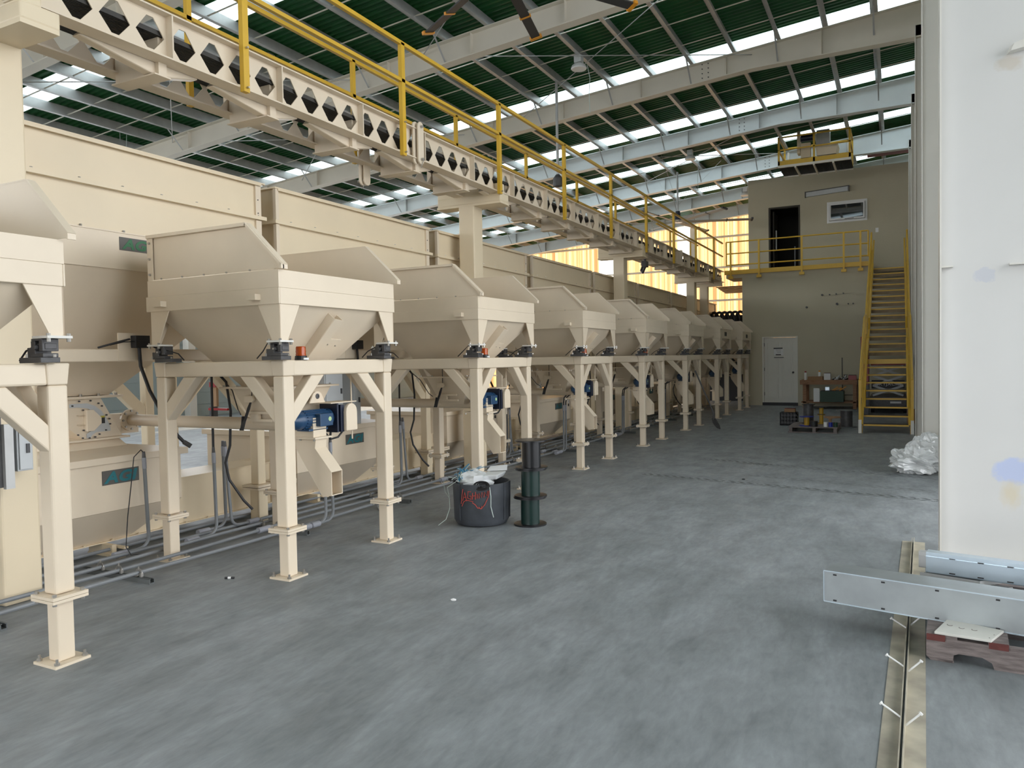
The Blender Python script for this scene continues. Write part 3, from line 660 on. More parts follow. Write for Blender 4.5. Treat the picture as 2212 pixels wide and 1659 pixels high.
# ================================================================ STORAGE BINS BEHIND
BP = 2.97
def make_bin():
    y0, y1 = 2.74, 5.49; x1, x0 = -5.55, -7.25
    t = thing('storage_bin', '', 'bin', (-6.4, 4.05, 0), 'large storage bins behind the hoppers')
    def shell(z0, z1, e=0): return MB().box(x0-e, x1+e, y0-e, y0+.008, z0, z1).box(x0-e, x1+e, y1-.008, y1+e, z0, z1).box(x0-e, x0+.008, y0+.008, y1-.008, z0, z1).box(x1-.008, x1+e, y0+.008, y1-.008, z0, z1)
    shell(2.983, 3.30).build('upper_panel', BEIGE2, t); shell(2.628, 2.953).build('middle_panel', BEIGE2, t); shell(2.33, 2.622, .004).build('lower_panel', BEIGE, t)
    def ledge(z0, z1, e): return MB().box(x0-e, x1+e, y0-e, y0, z0, z1).box(x0-e, x1+e, y1, y1+e, z0, z1).box(x1, x1+e, y0, y1, z0, z1).box(x0-e, x0, y0, y1, z0, z1)
    ledge(3.298, 3.312, .045).box(x1+.03, x1+.045, y0, y1, 3.28, 3.30).build('top_rim', BEIGE2, t)
    l = ledge(2.950, 2.985, .05).build('seam_flange', BEIGE2, t); ledge(2.62, 2.63, .012).build('seam_flange', BEIGE, t)
    b = MB()
    for k in range(8): b.bolt((x1+.015, y0+.2+.36*k, 2.985), r=.010); b.bolt((x1+.008, y0+.2+.36*k, 2.63), r=.010)
    b.build('seam_bolts', STEEL, l)
    for z0, z1 in ((2.985, 3.30), (2.63, 2.945)):
        b = MB().box(x1-.002, x1+.035, y0-.03, y0+.012, z0, z1); b.box(x1, x1+.022, y1-.06, y1, z0, z1); b.box(x1-.05, x1+.022, y1, y1+.008, z0, z1)
        p = b.build('corner_angle', BEIGE, t)
        b = MB()
        for z in (z0+.03, (z0+z1)/2): b.bolt((x1+.022, y1-.035, z), (1, 0, 0), .006, .006)
        b.build('corner_bolts', DARKG, p)
    MB().frust((-6.60, -6.12, 3.84, 4.24), 1.31, (x0+.01, x1-.01, y0+.01, y1-.01), 2.33).build('cone', BEIGE, t)
    b = MB().box(-6.66, -6.06, 3.74, 4.34, 1.285, 1.305); f = b.build('outlet_flange', BEIGE, t)
    b = MB()
    for k in range(4): b.bolt((-6.08, 3.80+.16*k, 1.305), r=.012, h=.02)
    b.build('flange_bolts', STEEL, f)
    # support frame
    for y in (y0+.02, y1-.06):
        for x in (-5.60, -7.2):
            l = MB().box(x-.05, x+.05, y-.05, y+.05, .37, 1.59).build('leg', BEIGE2, t, bevel=.01)
            MB().box(x-.11, x+.11, y-.11, y+.11, .35, .37).box(x-.11, x+.11, y-.11, y+.11, .325, .345).build('splice_flange', BEIGE, l)
            MB().box(x-.06, x+.06, y-.06, y+.06, 0, .325).build('leg_stub', BEIGE2, t, bevel=.01)
    for x in (-5.60, -7.2):
        MB().box(x-.05, x+.05, y0+.02, y1-.06, 1.59, 1.69).build('frame_beam', BEIGE, t, bevel=.01)
        for ya, s in ((y0+.07, 1), (y1-.11, -1)):
            MB().prism([(x-.04, ya, .95), (x-.04, ya, 1.12), (x-.04, ya+s*.47, 1.59), (x-.04, ya+s*.64, 1.59)], (.08, 0, 0)).build('knee_brace', BEIGE2, t, bevel=.006)
    for y in (y0+.02, y1-.06): MB().box(-7.2, -5.6, y-.05, y+.05, 1.59, 1.69).build('frame_beam', BEIGE2, t)
    b = MB()
    for y in (y0+.02, y1-.06):
        for s, x in ((1, -7.2), (-1, -5.6)): b.prism([(x, y-.04, 2.0), (x+s*.12, y-.04, 2.0), (x+s*.12, y-.04, 1.69), (x, y-.04, 1.69)], (0, .08, 0))
    for x in (-5.6, -7.2):
        for y in (y0+.02, y1-.06): b.box(x-.05, x+.05, y-.05, y+.05, 2.0, 2.33)
    b.build('bin_post', BEIGE, t)
    # slide gate
    X = -6.10
    b = MB().prism([(X, 3.80, 1.285), (X, 4.15, 1.285), (X, 4.34, .945), (X, 3.98, .945), (X, 3.80, 1.09)], (-.5, 0, 0)); g = b.build('gate_body', BEIGE, t)
    b = MB(); pts = [(3.87, 1.245), (4.02, 1.245), (4.09, 1.22), (4.15, 1.17), (4.20, 1.09), (4.225, 1.03), (4.225, .995), (4.10, .995), (4.06, .975), (4.04, .95), (4.01, .95), (4.01, .985), (4.05, 1.01), (4.10, 1.03), (4.14, 1.06), (4.13, 1.10), (4.09, 1.16), (4.03, 1.20), (3.94, 1.215), (3.87, 1.215)]
    b.prism([(X+.002, p[0], p[1]) for p in pts], (.008, 0, 0)); b.build('quadrant_plate', GALVP, g)
    b = MB().prism([(X, 3.99, 1.19), (X, 4.05, 1.19), (X, 4.12, 1.12), (X, 4.12, 1.07), (X, 4.05, 1.01), (X, 3.99, 1.01)], (.05, 0, 0)); b.box(X, X+.03, 3.93, 3.99, 1.145, 1.15); b.box(X, X+.03, 3.93, 3.99, 1.065, 1.07)
    b.build('gate_knob', BEIGE, g, bevel=.004)
    MB().box(X+.01, X+.013, 4.12, 4.175, 1.065, 1.115).build('warning_label', LBLACK, g); MB().box(X+.01, X+.0132, 4.12, 4.175, 1.115, 1.13).build('label_top', LYEL, g)
    b = MB()
    for p in ((3.83, 1.20), (3.98, 1.19), (3.98, 1.02), (3.89, 1.23), (4.12, 1.24), (4.15, 1.215), (4.19, 1.135), (4.215, 1.10), (4.22, 1.055), (4.18, 1.005), (4.12, .975), (4.08, .955), (4.03, .95), (3.97, .955), (3.93, .985), (3.95, 1.265), (4.05, 1.265)): b.bolt((X+.008, p[0], p[1]), (1, 0, 0), .007)
    b.build('gate_bolts', DARKG, g)
    b = MB().box(-6.72, -6.02, 3.72, 4.36, .93, .945); b.frust((-6.72, -6.0, 3.70, 4.32), .86, (-6.66, -6.06, 3.76, 4.28), .93); b.box(-6.76, -5.96, 3.66, 4.37, .85, .862)
    b.build('gate_base', BEIGE, g)
    return t
bins = [make_bin()]
for k in range(1, 8): bins.append(copy_tree(bins[0], None, BP*k))
for k, o in enumerate(bins):
    o['label'] = ['huge beige storage bin nearest the camera, behind the two front hoppers, with the logo plate', ][0] if k == 0 else 'huge beige storage bin with flanged panels, %s from the camera' % ORD[k]
def logo(parent, x, y, z, L, H, m):
    MB().box(x, x+.003, y, y+L, z, z+H).build('logo_plate', PLATE, parent)
    text('AGI', 'lettering', m, parent, H*1.06, (x+.003, y+L*.07, z+H*.14), (0, 1, 0), (0, 0, 1), .002, .22, 1.05, 1.30, H*.04)
    b = MB()
    for k in range(4): a = z+H*(.22+.16*k); b.prism([(x+.003, y+L*.74, a), (x+.003, y+L*.90, a+H*.07), (x+.003, y+L*.96, a+H*.13), (x+.003, y+L*.74, a+H*.07)], (.002, 0, 0))
    b.build('leaf_mark', m, parent)
t = thing('logo_sign', 'grey sign with green lettering on the nearest storage bin', 'sign', (-5.545, 3.98, 2.48)); logo(t, -5.545, 3.98, 2.485, .42, .105, LGREEN)

# troughs with lids under the bins, resting on the long drag conveyor
def make_trough():
    t = thing('trough', '', 'trough', (-6.3, 3.9, .5), 'lidded troughs under the storage bins')
    ya, yb = 3.02, 4.55; x1, x0 = -5.62, -6.95
    MB().box(x0, x1, ya, yb, .39, .775).build('body', BEIGE, t)
    MB().frust((-6.32, -5.86, ya+.25, yb-.35), .10, (x0, x1, ya, yb), .388).build('lower_cone', BEIGE, t)
    MB().box(x0-.03, x1+.03, ya-.05, yb+.06, .775, .83).build('lid_rim', BEIGE, t, bevel=.004)
    MB().frust((x0, x1, ya, yb), .83, (-6.76, -5.95, 3.64, 4.38), .865).build('lid', BEIGE, t)
    logo(t, -5.618, 3.81, .605, .325, .115, LTEAL)
    s = MB().box(-5.62, -5.617, 4.42, 4.47, .69, .75).build('safety_label', LWHITE, t); MB().box(-5.62, -5.6165, 4.42, 4.47, .63, .68).build('label_text', LBLACK, t)
    MB().bar((-5.6165, 4.43, .70), (-5.6165, 4.46, .74), .004, .006, (1, 0, 0)).build('label_arrow', LBLACK, s)
    return t
tr = [make_trough()]
for k in range(1, 7): tr.append(copy_tree(tr[0], None, BP*k))
for k, o in enumerate(tr): o['label'] = 'beige lidded trough with blue-green logo under the %s storage bin' % ORD[k]
t = thing('drag_conveyor', 'long low beige box conveyor running just above the floor under the bins', 'conveyor', (-6.1, 3.0, .08))
for k in range(8):
    y0 = 3.40+BP*k-(.0 if k == 0 else .5); y1 = y0+2.44 if k else 5.34; 
    y0 = 3.42+2.45*k; y1 = y0+2.44
    s = MB().box(-6.32, -5.86, y0, y1, .10, .52).build('casing', BEIGE2, t)
    b = MB().box(-5.86, -5.83, y0, y1, .095, .103); b.box(-5.86, -5.845, y0, y1, .517, .524); b.box(-5.86, -5.835, y1-.02, y1, .10, .52); b.build('casing_flange', BEIGE2, s)
    b = MB()
    for j in range(10): b.bolt((-5.835, y0+.12+.245*j, .103), r=.009, h=.012)
    for j in range(5): b.bolt((-5.845, y0+.2+.5*j, .524), r=.009, h=.012)
    b.build('casing_bolts', BEIGE2, s)
    b = MB().box(-6.0, -5.6, y0+.5, y0+.56, 0, .02); b.box(-6.0, -5.7, y0+.51, y0+.55, .02, .095); b.box(-5.98, -5.62, y0+.56, y0+.60, .06, .075); b.build('floor_bracket', BEIGE2, t)
e = MB().box(-6.34, -5.84, 3.385, 3.42, .09, .60).build('end_plate', BEIGE, t)
b = MB()
for z in (.14, .26, .38, .50): b.bolt((-5.83, 3.40, z), (1, 0, 0), .012)
b.build('end_bolts', STEEL, e)
MB().box(-5.843, -5.839, 3.22, 3.42, .10, .57).build('side_panel', BEIGE, t)
b = MB()
for z in (.14, .24, .34, .44, .54): b.cyl((-5.838, 3.37, z), (-5.79, 3.42, z), .009, 6)
b.build('side_bolts', STEEL, t)
MB().box(-5.839, -5.836, 3.24, 3.285, .47, .52).build('safety_label', LWHITE, t); MB().box(-5.839, -5.836, 3.285, 3.34, .47, .52).build('warning_label', LBLACK, t)

# control cabinets
def cabinet(name, lab, x0, x1, y0, y1, z0, z1, m=GALVP):
    t = thing(name, lab, 'cabinet', ((x0+x1)/2, (y0+y1)/2, z0))
    MB().box(x0, x1-.012, y0, y1, z0, z1).build('body', m, t, bevel=.004); MB().box(x1-.010, x1, y0+.01, y1-.01, z0+.01, z1-.01).build('door', m, t, bevel=.003)
    MB().box(x1, x1+.01, y1-.05, y1-.03, (z0+z1)/2-.03, (z0+z1)/2+.03).build('latch', DARKG, t); return t
t = cabinet('control_cabinet', 'pale grey metal cabinet behind the nearest blue motor', -5.9, -5.65, 6.50, 6.80, .95, 1.50)
t = cabinet('control_cabinet', 'pale grey narrow cabinet right of the nearest belt guard', -5.8, -5.62, 6.93, 7.08, .80, 1.42)
t = cabinet('control_cabinet', 'pale grey cabinet at the left edge behind the near frame leg', -5.30, -5.0, 2.83, 2.93, .89, 1.18)
t = thing('steel_channel', 'dark steel channel hanging at the left edge beside the pale cabinet', 'channel', (-5.0, 2.70, .79))
MB().box(-5.02, -4.99, 2.745, 2.80, .79, 1.20).build('web', GALV, t); MB().box(-5.3, -5.02, 2.50, 2.745, .80, 1.25).build('back_panel', DARKG, t)

# ================================================================ FLOOR CONDUITS
b0 = None
for k, (x, lab) in enumerate([(-4.86, 'grey floor conduit nearest the aisle'), (-5.08, 'second grey floor conduit from the aisle'), (-5.29, 'third grey floor conduit from the aisle'), (-5.45, 'fourth grey floor conduit from the aisle'), (-5.72, 'grey floor conduit closest to the drag conveyor')]):
    b = MB(); pts = []; y = .6
    while y < 23.6: pts.append((x+.012*math.sin(y*1.7+k), y, .062+.004*math.sin(y*2.3+k*2))); y += .5
    t = thing('floor_conduit', lab, 'conduit', (x, .6, .04), 'conduits along the floor'); b.tube(pts, .0145, 8).build('pipe', CONDUIT, t, smooth=True)
    for y in (2.0+.05*k, 4.9, 7.9, 10.9, 13.9, 16.9): 
        if k < 2: MB().cyl((x+.012*math.sin(y*1.7+k), y, .062), (x+.012*math.sin(y*1.7+k), y+.14, .062), .028, 10).build('coupling', CONDL, t, smooth=True)
for j, y in enumerate([2.55, 3.55, 5.15, 6.75, 8.3, 9.9, 11.5, 13.1, 14.7, 16.3, 17.9, 19.5]):
    t = thing('conduit_rack', 'dark slotted channel under the floor conduits, %s from the camera' % (ORD+['tenth', 'eleventh', 'twelfth'])[j], 'bracket', (-5.3, y, 0), 'slotted channels under the floor conduits')
    MB().box(-5.85, -4.72, y-.02, y+.02, 0, .008).box(-5.85, -4.72, y-.02, y-.015, .008, .038).box(-5.85, -4.72, y+.015, y+.02, .008, .038).box(-5.85, -4.72, y-.02, y-.008, .036, .039).box(-5.85, -4.72, y+.008, y+.02, .036, .039).build('channel', STRUT, t)
    for x in (-4.86, -5.08, -5.29):
        b = MB(); n = 8
        for i in range(n): a = math.pi*i/n; c = math.pi*(i+1)/n; b.bar((x+.027*math.cos(a), y, .062+.027*math.sin(a)), (x+.027*math.cos(c), y, .062+.027*math.sin(c)), .02, .004, (0, 1, 0))
        b.box(x+.018, x+.036, y-.01, y+.01, .038, .066); b.box(x-.036, x-.018, y-.01, y+.01, .038, .066); b.bolt((x, y, .089), r=.006, h=.02); b.build('clamp', STEEL, t)

def riser(lab, base, top, r=.0145, bend=-1, hose_to=None, group='conduit risers between the hopper legs'):
    t = thing('conduit_riser', lab, 'conduit', base, group); x, y, z = base; R = .09
    pts = [(x, y+bend*.22, .06), (x, y+bend*R, .062)]+[(x, y+bend*R*(1-math.sin(a)), .062+R*(1-math.cos(a))) for a in [math.pi/2*k/5 for k in range(1, 6)]]+[(x*.5+top[0]*.5, y*.5+top[1]*.5, top[2]*.5+.05), top]
    MB().tube(pts, r, 8).build('pipe', CONDUIT, t, smooth=True)
    MB().cyl((x, y+bend*.20, .06), (x, y+bend*.32, .06), .027, 10).build('coupling', CONDL, t, smooth=True)
    p = V(pts[-2]); q = V(top); d = (q-p).normalized()
    MB().cyl(q-d*.09, q, r*1.2, 8).build('coupling', CONDL, t, smooth=True)
    MB().cyl(q-d*.005, q+d*.05, r*1.05, 8, r*.8).build('gland', DARKG, t, smooth=True)
    if hose_to: MB().tube([q+d*.03]+[V(h) for h in hose_to], r*.75, 8).build('hose', BLACK, t, smooth=True)
    return t
riser('grey conduit riser with a looped thin cable in front of the logo trough', (-5.50, 4.12, .05), (-5.50, 4.10, .80))
MB().tube([(-5.50, 4.10, .84), (-5.48, 4.06, .87), (-5.46, 3.98, .82), (-5.45, 3.94, .6), (-5.45, 3.90, .35), (-5.44, 3.87, .12), (-5.42, 3.90, .05), (-5.40, 4.0, .04)], .004, 5).build('loop_cable', BLACK, [o for o in col.objects if o.name.startswith('conduit_riser')][0])
for i in range(1, 7):
    Y = HY[i]; w_ = ['', 'nearest fully visible', 'second', 'third', 'fourth', 'fifth', 'sixth'][i]
    riser('left grey riser with straight black hose under the %s hopper' % w_, (-5.345, Y+.69, .05), (-5.345, Y+.68, .78), hose_to=[(-5.345, Y+.68, 1.0), (-5.34, Y+.68, 1.46)])
    riser('leaning grey riser of the close pair under the %s hopper' % w_, (-5.45, Y+.95, .05), (-5.48, Y+.93, .80), bend=1)
    riser('rear grey riser of the close pair under the %s hopper' % w_, (-5.54, Y+.97, .05), (-5.53, Y+.95, .80))
    riser('left riser of the two feeding the blue motor of the %s hopper' % w_, (-4.78, Y+1.47, .05), (-4.76, Y+1.44, .80), hose_to=[(-4.74, Y+1.42, .92), (-4.60, Y+1.25, 1.00)])
    riser('right riser of the two feeding the blue motor of the %s hopper' % w_, (-4.78, Y+1.57, .05), (-4.76, Y+1.53, .80), hose_to=[(-4.74, Y+1.52, .92), (-4.55, Y+1.28, 1.00)])
    t = thing('hanging_cable', 'thick black cable hanging under the frame of the %s hopper' % w_, 'cable', (-5.2, Y+.6, 1.46), 'black cables hanging under the frames')
    b = MB().tube([(-5.16, Y+.60, 1.47), (-5.13, Y+.65, 1.40), (-5.13, Y+.69, 1.15), (-5.14, Y+.68, .85), (-5.18, Y+.66, .70), (-5.16, Y+.68, .55), (-5.08, Y+.76, .36), (-5.02, Y+.80, .28)], .011, 8).build('cable', BLACK, t, smooth=True)
    MB().tube([(-5.14, Y+.62, 1.43), (-4.95, Y+.55, 1.33), (-4.75, Y+.42, 1.18), (-4.66, Y+.36, 1.15)], .005, 5).build('thin_lead', BLACK, t)
    t = thing('cable_coil', 'tied bundle of black cable hanging by the %s hopper outlet' % w_, 'cable', (-4.6, Y+.3, 1.1), 'tied cable bundles')
    x, y = -4.56, Y+.30; b = MB().tube([(x+.05, y+.04, 1.47), (x+.05, y+.04, 1.28)], .004, 5)
    for j in range(6):
        a = j*.5; b.tube([(x+.05, y+.04, 1.28), (x+.03+.012*math.cos(a), y+.02, 1.20), (x+.012*math.cos(a*2), y, 1.10), (x-.02+.02*math.cos(a), y-.01, 1.035), (x-.035, y+.01*math.sin(a), 1.06), (x-.01, y+.01*math.cos(a), 1.14)], .0055, 5)
    b.build('loops', BLACK, t)
    t = thing('junction_box', 'black junction box with a drooping hose behind the %s hopper' % w_, 'box', (-5.5, Y+.1, 1.69), 'black junction boxes')
    yb = Y+.06
    MB().box(-5.555, -5.545, yb-.11, yb+.14, 1.60, 1.82).build('backing_plate', BEIGE, t)
    MB().box(-5.545, -5.48, yb, yb+.13, 1.70, 1.80).box(-5.48, -5.475, yb+.02, yb+.11, 1.755, 1.78).build('box', BLACK, t, bevel=.004)
    b = MB().tube([(-5.50, yb-.04, 1.77), (-5.50, yb-.16, 1.74), (-5.52, yb-.30, 1.70)], .008, 6); b.tube([(-5.5, yb, 1.75), (-5.5, yb-.10, 1.745), (-5.52, yb-.20, 1.72)], .004, 5)
    b.tube([(-5.51, yb+.05, 1.70), (-5.50, yb+.05, 1.55), (-5.44, yb+.08, 1.35), (-5.36, yb+.15, 1.12), (-5.30, yb+.22, .97), (-5.27, yb+.27, .90)], .014, 8)
    b.build('hose', BLACK, t, smooth=True)
    MB().cyl((-5.28, yb+.26, .915), (-5.24, yb+.30, .875), .020, 10).build('gland', DARKG, t)

# ================================================================ CATWALK ON T-COLUMNS
TC = [2.80, 9.03, 15.41, 21.70, 23.35]
tl = ['beige T-shaped column at the left edge of the photo carrying the catwalk', 'tall beige T-shaped column rising behind the second hopper', 'beige T-shaped column rising behind the fifth hopper', 'beige T-shaped column carrying the far part of the catwalk', 'farthest beige T-shaped column, beside the office block']
for i, y in enumerate(TC):
    t = thing('catwalk_column', tl[i], 'column', (-5.28, y+.12, 0), 'T-shaped catwalk columns')
    h = .25 if i < 4 else .2
    MB().box(-5.40, -5.16, y, y+h, 0, 3.69).build('post', BEIGE2, t, bevel=.015)
    MB().box(-5.74, -4.745, y, y+h, 3.69, 3.80).box(-5.74, -4.75, y, y+.14, 3.79, 3.93).build('crossbar', BEIGE2, t, bevel=.012)
    MB().box(-5.745, -4.742, y-.004, y+h-.01, 3.66, 3.69).build('bearing_plate', BEIGE2, t)
cw = thing('catwalk', 'long overhead beige catwalk with hexagonal holes and yellow guard rails', 'walkway', (-5.1, 2.4, 3.8))
def castellated(x, y0, y1, z0, z1, name):
    p = .279; hb, ht, hm = z0+.042, z1-.042, (z0+z1)/2-.01; wd, fl_ = .118, .028
    th = .008; out = []
    k0 = math.ceil((y0-2.79)/1.116)
    b = MB(); st_ = []
    ys = 2.79-1.116
    while ys < y1:
        for j in range(4):
            a = ys+p*j; c = a+p; m = a+p/2
            if a < y0-1e-6 or c > y1+1e-6: continue
            for sgn in (-1, 1):
                e = a if sgn < 0 else c
                poly = [(x, e, z0), (x, m, z0), (x, m, hb), (x, m+sgn*fl_, hb), (x, m+sgn*wd, hm), (x, m+sgn*fl_, ht), (x, m, ht), (x, m, z1), (x, e, z1)]
                b.prism(poly, (th, 0, 0))
        if y0 <= ys+1.116 <= y1: st_.append(ys+1.116)
        ys += 1.116
    o = b.build(name, BEIGE, cw)
    MB().box(x-.07, x+.078, y0, y1, z0-.012, z0).box(x-.07, x+.078, y0, y1, z1, z1+.012).build('flange', BEIGE, o)
    for q in st_: MB().box(x-.07, x+.075, q-.006, q+.006, z0, z1).build('stiffener', BEIGE, o)
XF, XB = -4.83, -5.40
for y0, y1 in ((2.79, 18.6), (18.75, 23.9)):
    dz = 0 if y0 < 10 else .0
    castellated(XF, y0, y1, 3.815, 4.13, 'castellated_beam'); castellated(XB, y0, y1, 3.815, 4.13, 'castellated_beam')
for y in (18.64, 18.72): MB().box(-4.90, -4.74, y-.01, y+.01, 3.79, 4.18).build('end_plate', BEIGE, cw)
k = 0; y = 3.90
while y < 23.7:
    if all(abs(y-c-.1) > .3 for c in TC):
        h_ = MB().box(-5.36, -4.87, y-.035, y+.035, 3.715, 3.985).build('crossbeam', BEIGE, cw); MB().prism([(-5.00, y-.62, 3.80), (-5.00, y-.03, 3.715), (-5.00, y+.03, 3.715), (-5.00, y+.36, 3.80), (-5.00, y+.30, 3.86), (-5.00, y-.56, 3.86)], (.09, 0, 0)).build('haunch', BEIGE, h_, bevel=.012)
        MB().box(-5.36, -4.87, y-.07, y+.07, 3.705, 3.715).build('crossbeam_plate', BEIGE, cw)
    y += 1.116
b = MB(); y = 2.5
for j in range(27): x = -5.37+.02*j; b.box(x-.005, x+.005, 2.5, 23.9, 3.985, 4.02)
y = 2.55
while y < 23.9: b.box(-5.37, -4.85, y-.006, y+.006, 4.0, 4.02); y += .06
b.build('walkway_grating', GRATE, cw, kind='stuff')
def angle(b, p, q, w_=.045):  # L-profile
    return b.bar(p, q, w_, w_*.8)
b = None
FP = [2.35+2.215*k for k in range(10)]
for i, y in enumerate(FP):
    if y > 23.9: break
    l = MB().box(-4.75, -4.705, y-.03, y+.03, 3.765, 4.96).build('rail_post', YEL, cw)
    b = MB()
    for z in (3.80, 4.12): b.cyl((-4.705, y, z), (-4.68, y, z), .009, 6); b.cyl((-4.73, y+.03, z), (-4.73, y+.05, z), .007, 6)
    b.build('post_bolts', STEEL, l)
MB().box(-4.745, -4.705, 2.0, 23.5, 4.935, 4.975).build('top_rail', YEL, cw); MB().box(-4.745, -4.705, 2.0, 23.5, 4.54, 4.575).build('middle_rail', YEL, cw)
y = 4.65-2.235
while y < 23:
    MB().box(-5.49, -5.45, y-.025, y+.025, 3.80, 4.96).build('rail_post', YEL, cw); y += 2.235
MB().box(-5.49, -5.45, 2.0, 18.2, 4.935, 4.975).build('top_rail', YEL, cw); MB().box(-5.49, -5.45, 2.0, 18.2, 4.54, 4.575).build('middle_rail', YEL, cw)
MB().box(-5.49, -5.45, 19.0, 23.5, 4.935, 4.97).box(-5.49, -5.45, 19.0, 23.5, 4.5, 4.53).build('rear_side_rail', YEL, cw)
b = MB(); 
for j in range(9): y = 19.2+.5*j; b.box(-5.48, -5.455, y-.012, y+.012, 4.13, 4.5)
b.build('picket', YEL, cw)
# round ended link plates bolted on the beams
for (x, y, lab, dz) in ((-4.745, 7.12, 'beige round-ended hanger clamped on the catwalk front beam', 0), (-5.47, 7.0, 'beige round-ended hanger hanging under the rear catwalk beam', -.17)):
    t = thing('hanger_link', lab, 'bracket', (x, y, 3.9+dz)); 
    for dy in (0, -.055) if x > -5 else (0, .05):
        pts = []
        for j in range(9): a = math.pi*j/8; pts.append((x, y+dy*.6+.055*math.cos(a), 4.16+dz+.055*math.sin(a)))
        for j in range(9): a = math.pi+math.pi*j/8; pts.append((x, y+dy*.6+.055*math.cos(a), 3.80+dz+.055*math.sin(a)))
        MB().prism([(p[0]+dy*.8, p[1], p[2]) for p in pts], (.022, 0, 0)).build('link_plate', BEIGE, t, bevel=.004)
    b = MB(); b.cyl((x-.05, y, 4.16+dz), (x+.05, y, 4.16+dz), .016, 8); b.cyl((x-.05, y, 3.80+dz), (x+.05, y, 3.80+dz), .016, 8); b.cyl((x+.035, y+.02, 3.79+dz), (x+.035, y-.03, 3.70+dz), .004, 5)
    b.build('link_pins', STEEL, t)
t = thing('hanging_clamp', 'dark clamp and cable lump hanging under the far part of the catwalk', 'clamp', (-5.1, 16.4, 3.5))
b = MB().tube([(-5.0, 16.4, 3.75), (-5.0, 16.4, 3.55), (-5.08, 16.5, 3.45), (-5.15, 16.6, 3.5), (-5.1, 16.7, 3.7)], .03, 8).box(-5.05, -4.95, 16.3, 16.5, 3.55, 3.68); b.build('clamp', DARKG, t)
t = thing('office_canopy', 'brown boarded canopy beside the office block below the landing', 'canopy', (-4.4, 24.2, 3.5))
for j in range(5): MB().box(-5.1, -4.25, 24.3+.32*j, 24.6+.32*j, 3.70-.02*j, 3.72-.02*j).build('board', CARD, t)

# ================================================================ LANDING RAIL, STAIR
t = thing('landing_rail', 'yellow guard rail along the upstairs landing of the office', 'railing', (-2.7, 24, 4.03))
zt, zm1, zm2 = 5.04, 4.68, 4.33; yy = 23.93
MB().box(-4.76, -.72, yy, yy+.05, 4.04, 4.17).build('toe_board', YEL, t)
for z in (zt, zm1, zm2): MB().cyl((-4.70, yy, z), (-.72, yy, z), .021, 10).build('rail', YEL, t, smooth=True)
for x in (-4.56, -3.72, -2.50, -1.36, -.92): 
    p = MB().box(x-.025, x+.025, yy-.06, yy-.02, 3.92, zt).build('rail_post', YEL, t); MB().box(x-.07, x+.07, yy-.075, yy-.0, 3.90, 3.98).build('foot_bracket', YEL, p)
for x in (-4.70, -.72): MB().cyl((x, yy, zm2-.03), (x, yy, zt), .021, 10).build('end_tube', YEL, t, smooth=True)
st = thing('staircase', 'long yellow steel staircase with brown treads rising to the office landing', 'stairs', (-.2, 16.0, 0))
SX0, SX1 = -.60, .225
tr_ = [(16.15+.27*k, .155*(k+1)) for k in range(8)]
Lz, Ly0, Ly1 = 1.40, 18.3, 19.3
up = [(19.35+.335*k, 1.58+.180*k) for k in range(14)]
for y, z in tr_+up:
    r = MB().box(SX0+.02, SX1-.02, y, y+(.29 if y < 19 else .335), z-.03, z).build('tread', TREADD, st)
    if y > 19: MB().box(SX0+.02, SX1-.02, y-.004, y+.02, z-.105, z-.022).build('tread_front', TREAD, r)
    MB().box(SX0+.02, SX1-.02, y-.006, y+.012, z-.028, z+.003).build('nosing', YEL, r)
MB().box(SX0+.02, SX1-.02, Ly0, Ly1, Lz-.03, Lz).build('mid_landing', TREAD, st); MB().box(SX0+.02, SX1-.02, Ly0-.01, Ly0, Lz-.10, Lz+.002).build('landing_nosing', YEL, st)
for x in (SX0, SX1):
    w_ = .008
    b = MB()
    for (ya, za, yb_, zb_) in ((16.0, .04, 18.35, 1.34), (18.35, 1.34, 19.3, 1.38), (19.3, 1.46, 23.95, 3.95)):
        b.prism([(x, ya, max(0, za-.08)), (x, yb_, zb_-.10), (x, yb_, zb_+.14), (x, ya, za+.14)], (w_, 0, 0))
        b.prism([(x-.03, ya, za+.13), (x-.03, yb_, zb_+.13), (x-.03, yb_, zb_+.145), (x-.03, ya, za+.145)], (.05, 0, 0))
    b.build('stringer', YEL, st)
    s = -1 if x < 0 else 1
    xo = x+s*.035
    # lower flight guard
    for (ya, za) in ((15.98, 0), (17.2, .62), (18.3, 1.3)):
        p = MB().box(xo-.022, xo+.022, ya-.022, ya+.022, za, za+1.02).build('rail_post', YEL, st)
        if ya < 16: MB().box(xo-.027, xo+.027, ya-.027, ya+.027, 0, .26).build('white_foot', WHITE, p)
    for dz in (1.02, .55): MB().cyl((xo, 15.98, dz), (xo, 18.3, 1.3+dz), .021, 8).build('rail', YEL, st, smooth=True)
    for dz in (1.02, .55): MB().cyl((xo, 18.3, 1.3+dz), (xo, 19.3, 1.42+dz), .021, 8).build('rail', YEL, st, smooth=True)
    MB().tube([(x-s*.03, 16.5, .62), (x-s*.03, 16.42, .50), (x-s*.03, 16.5, .80), (x-s*.03, 18.3, 1.85)], .024, 8).build('grab_rail', YEL, st, smooth=True)
    # upper flight guard
    for (ya, za) in ((19.3, 1.42), (20.9, 2.3), (22.5, 3.15), (23.9, 3.95)):
        MB().box(xo-.022, xo+.022, ya-.022, ya+.022, za, za+1.02).build('rail_post', YEL, st)
    for dz in (1.02, .55): MB().cyl((xo, 19.3, 1.42+dz), (xo, 23.95, 3.95+dz), .021, 8).build('rail', YEL, st, smooth=True)
    MB().tube([(x-s*.03, 19.4, 2.1), (x-s*.03, 19.4, 2.35), (x-s*.03, 23.8, 4.72), (x-s*.03, 24.1, 4.72)], .022, 8).build('grab_rail', YEL, st, smooth=True)
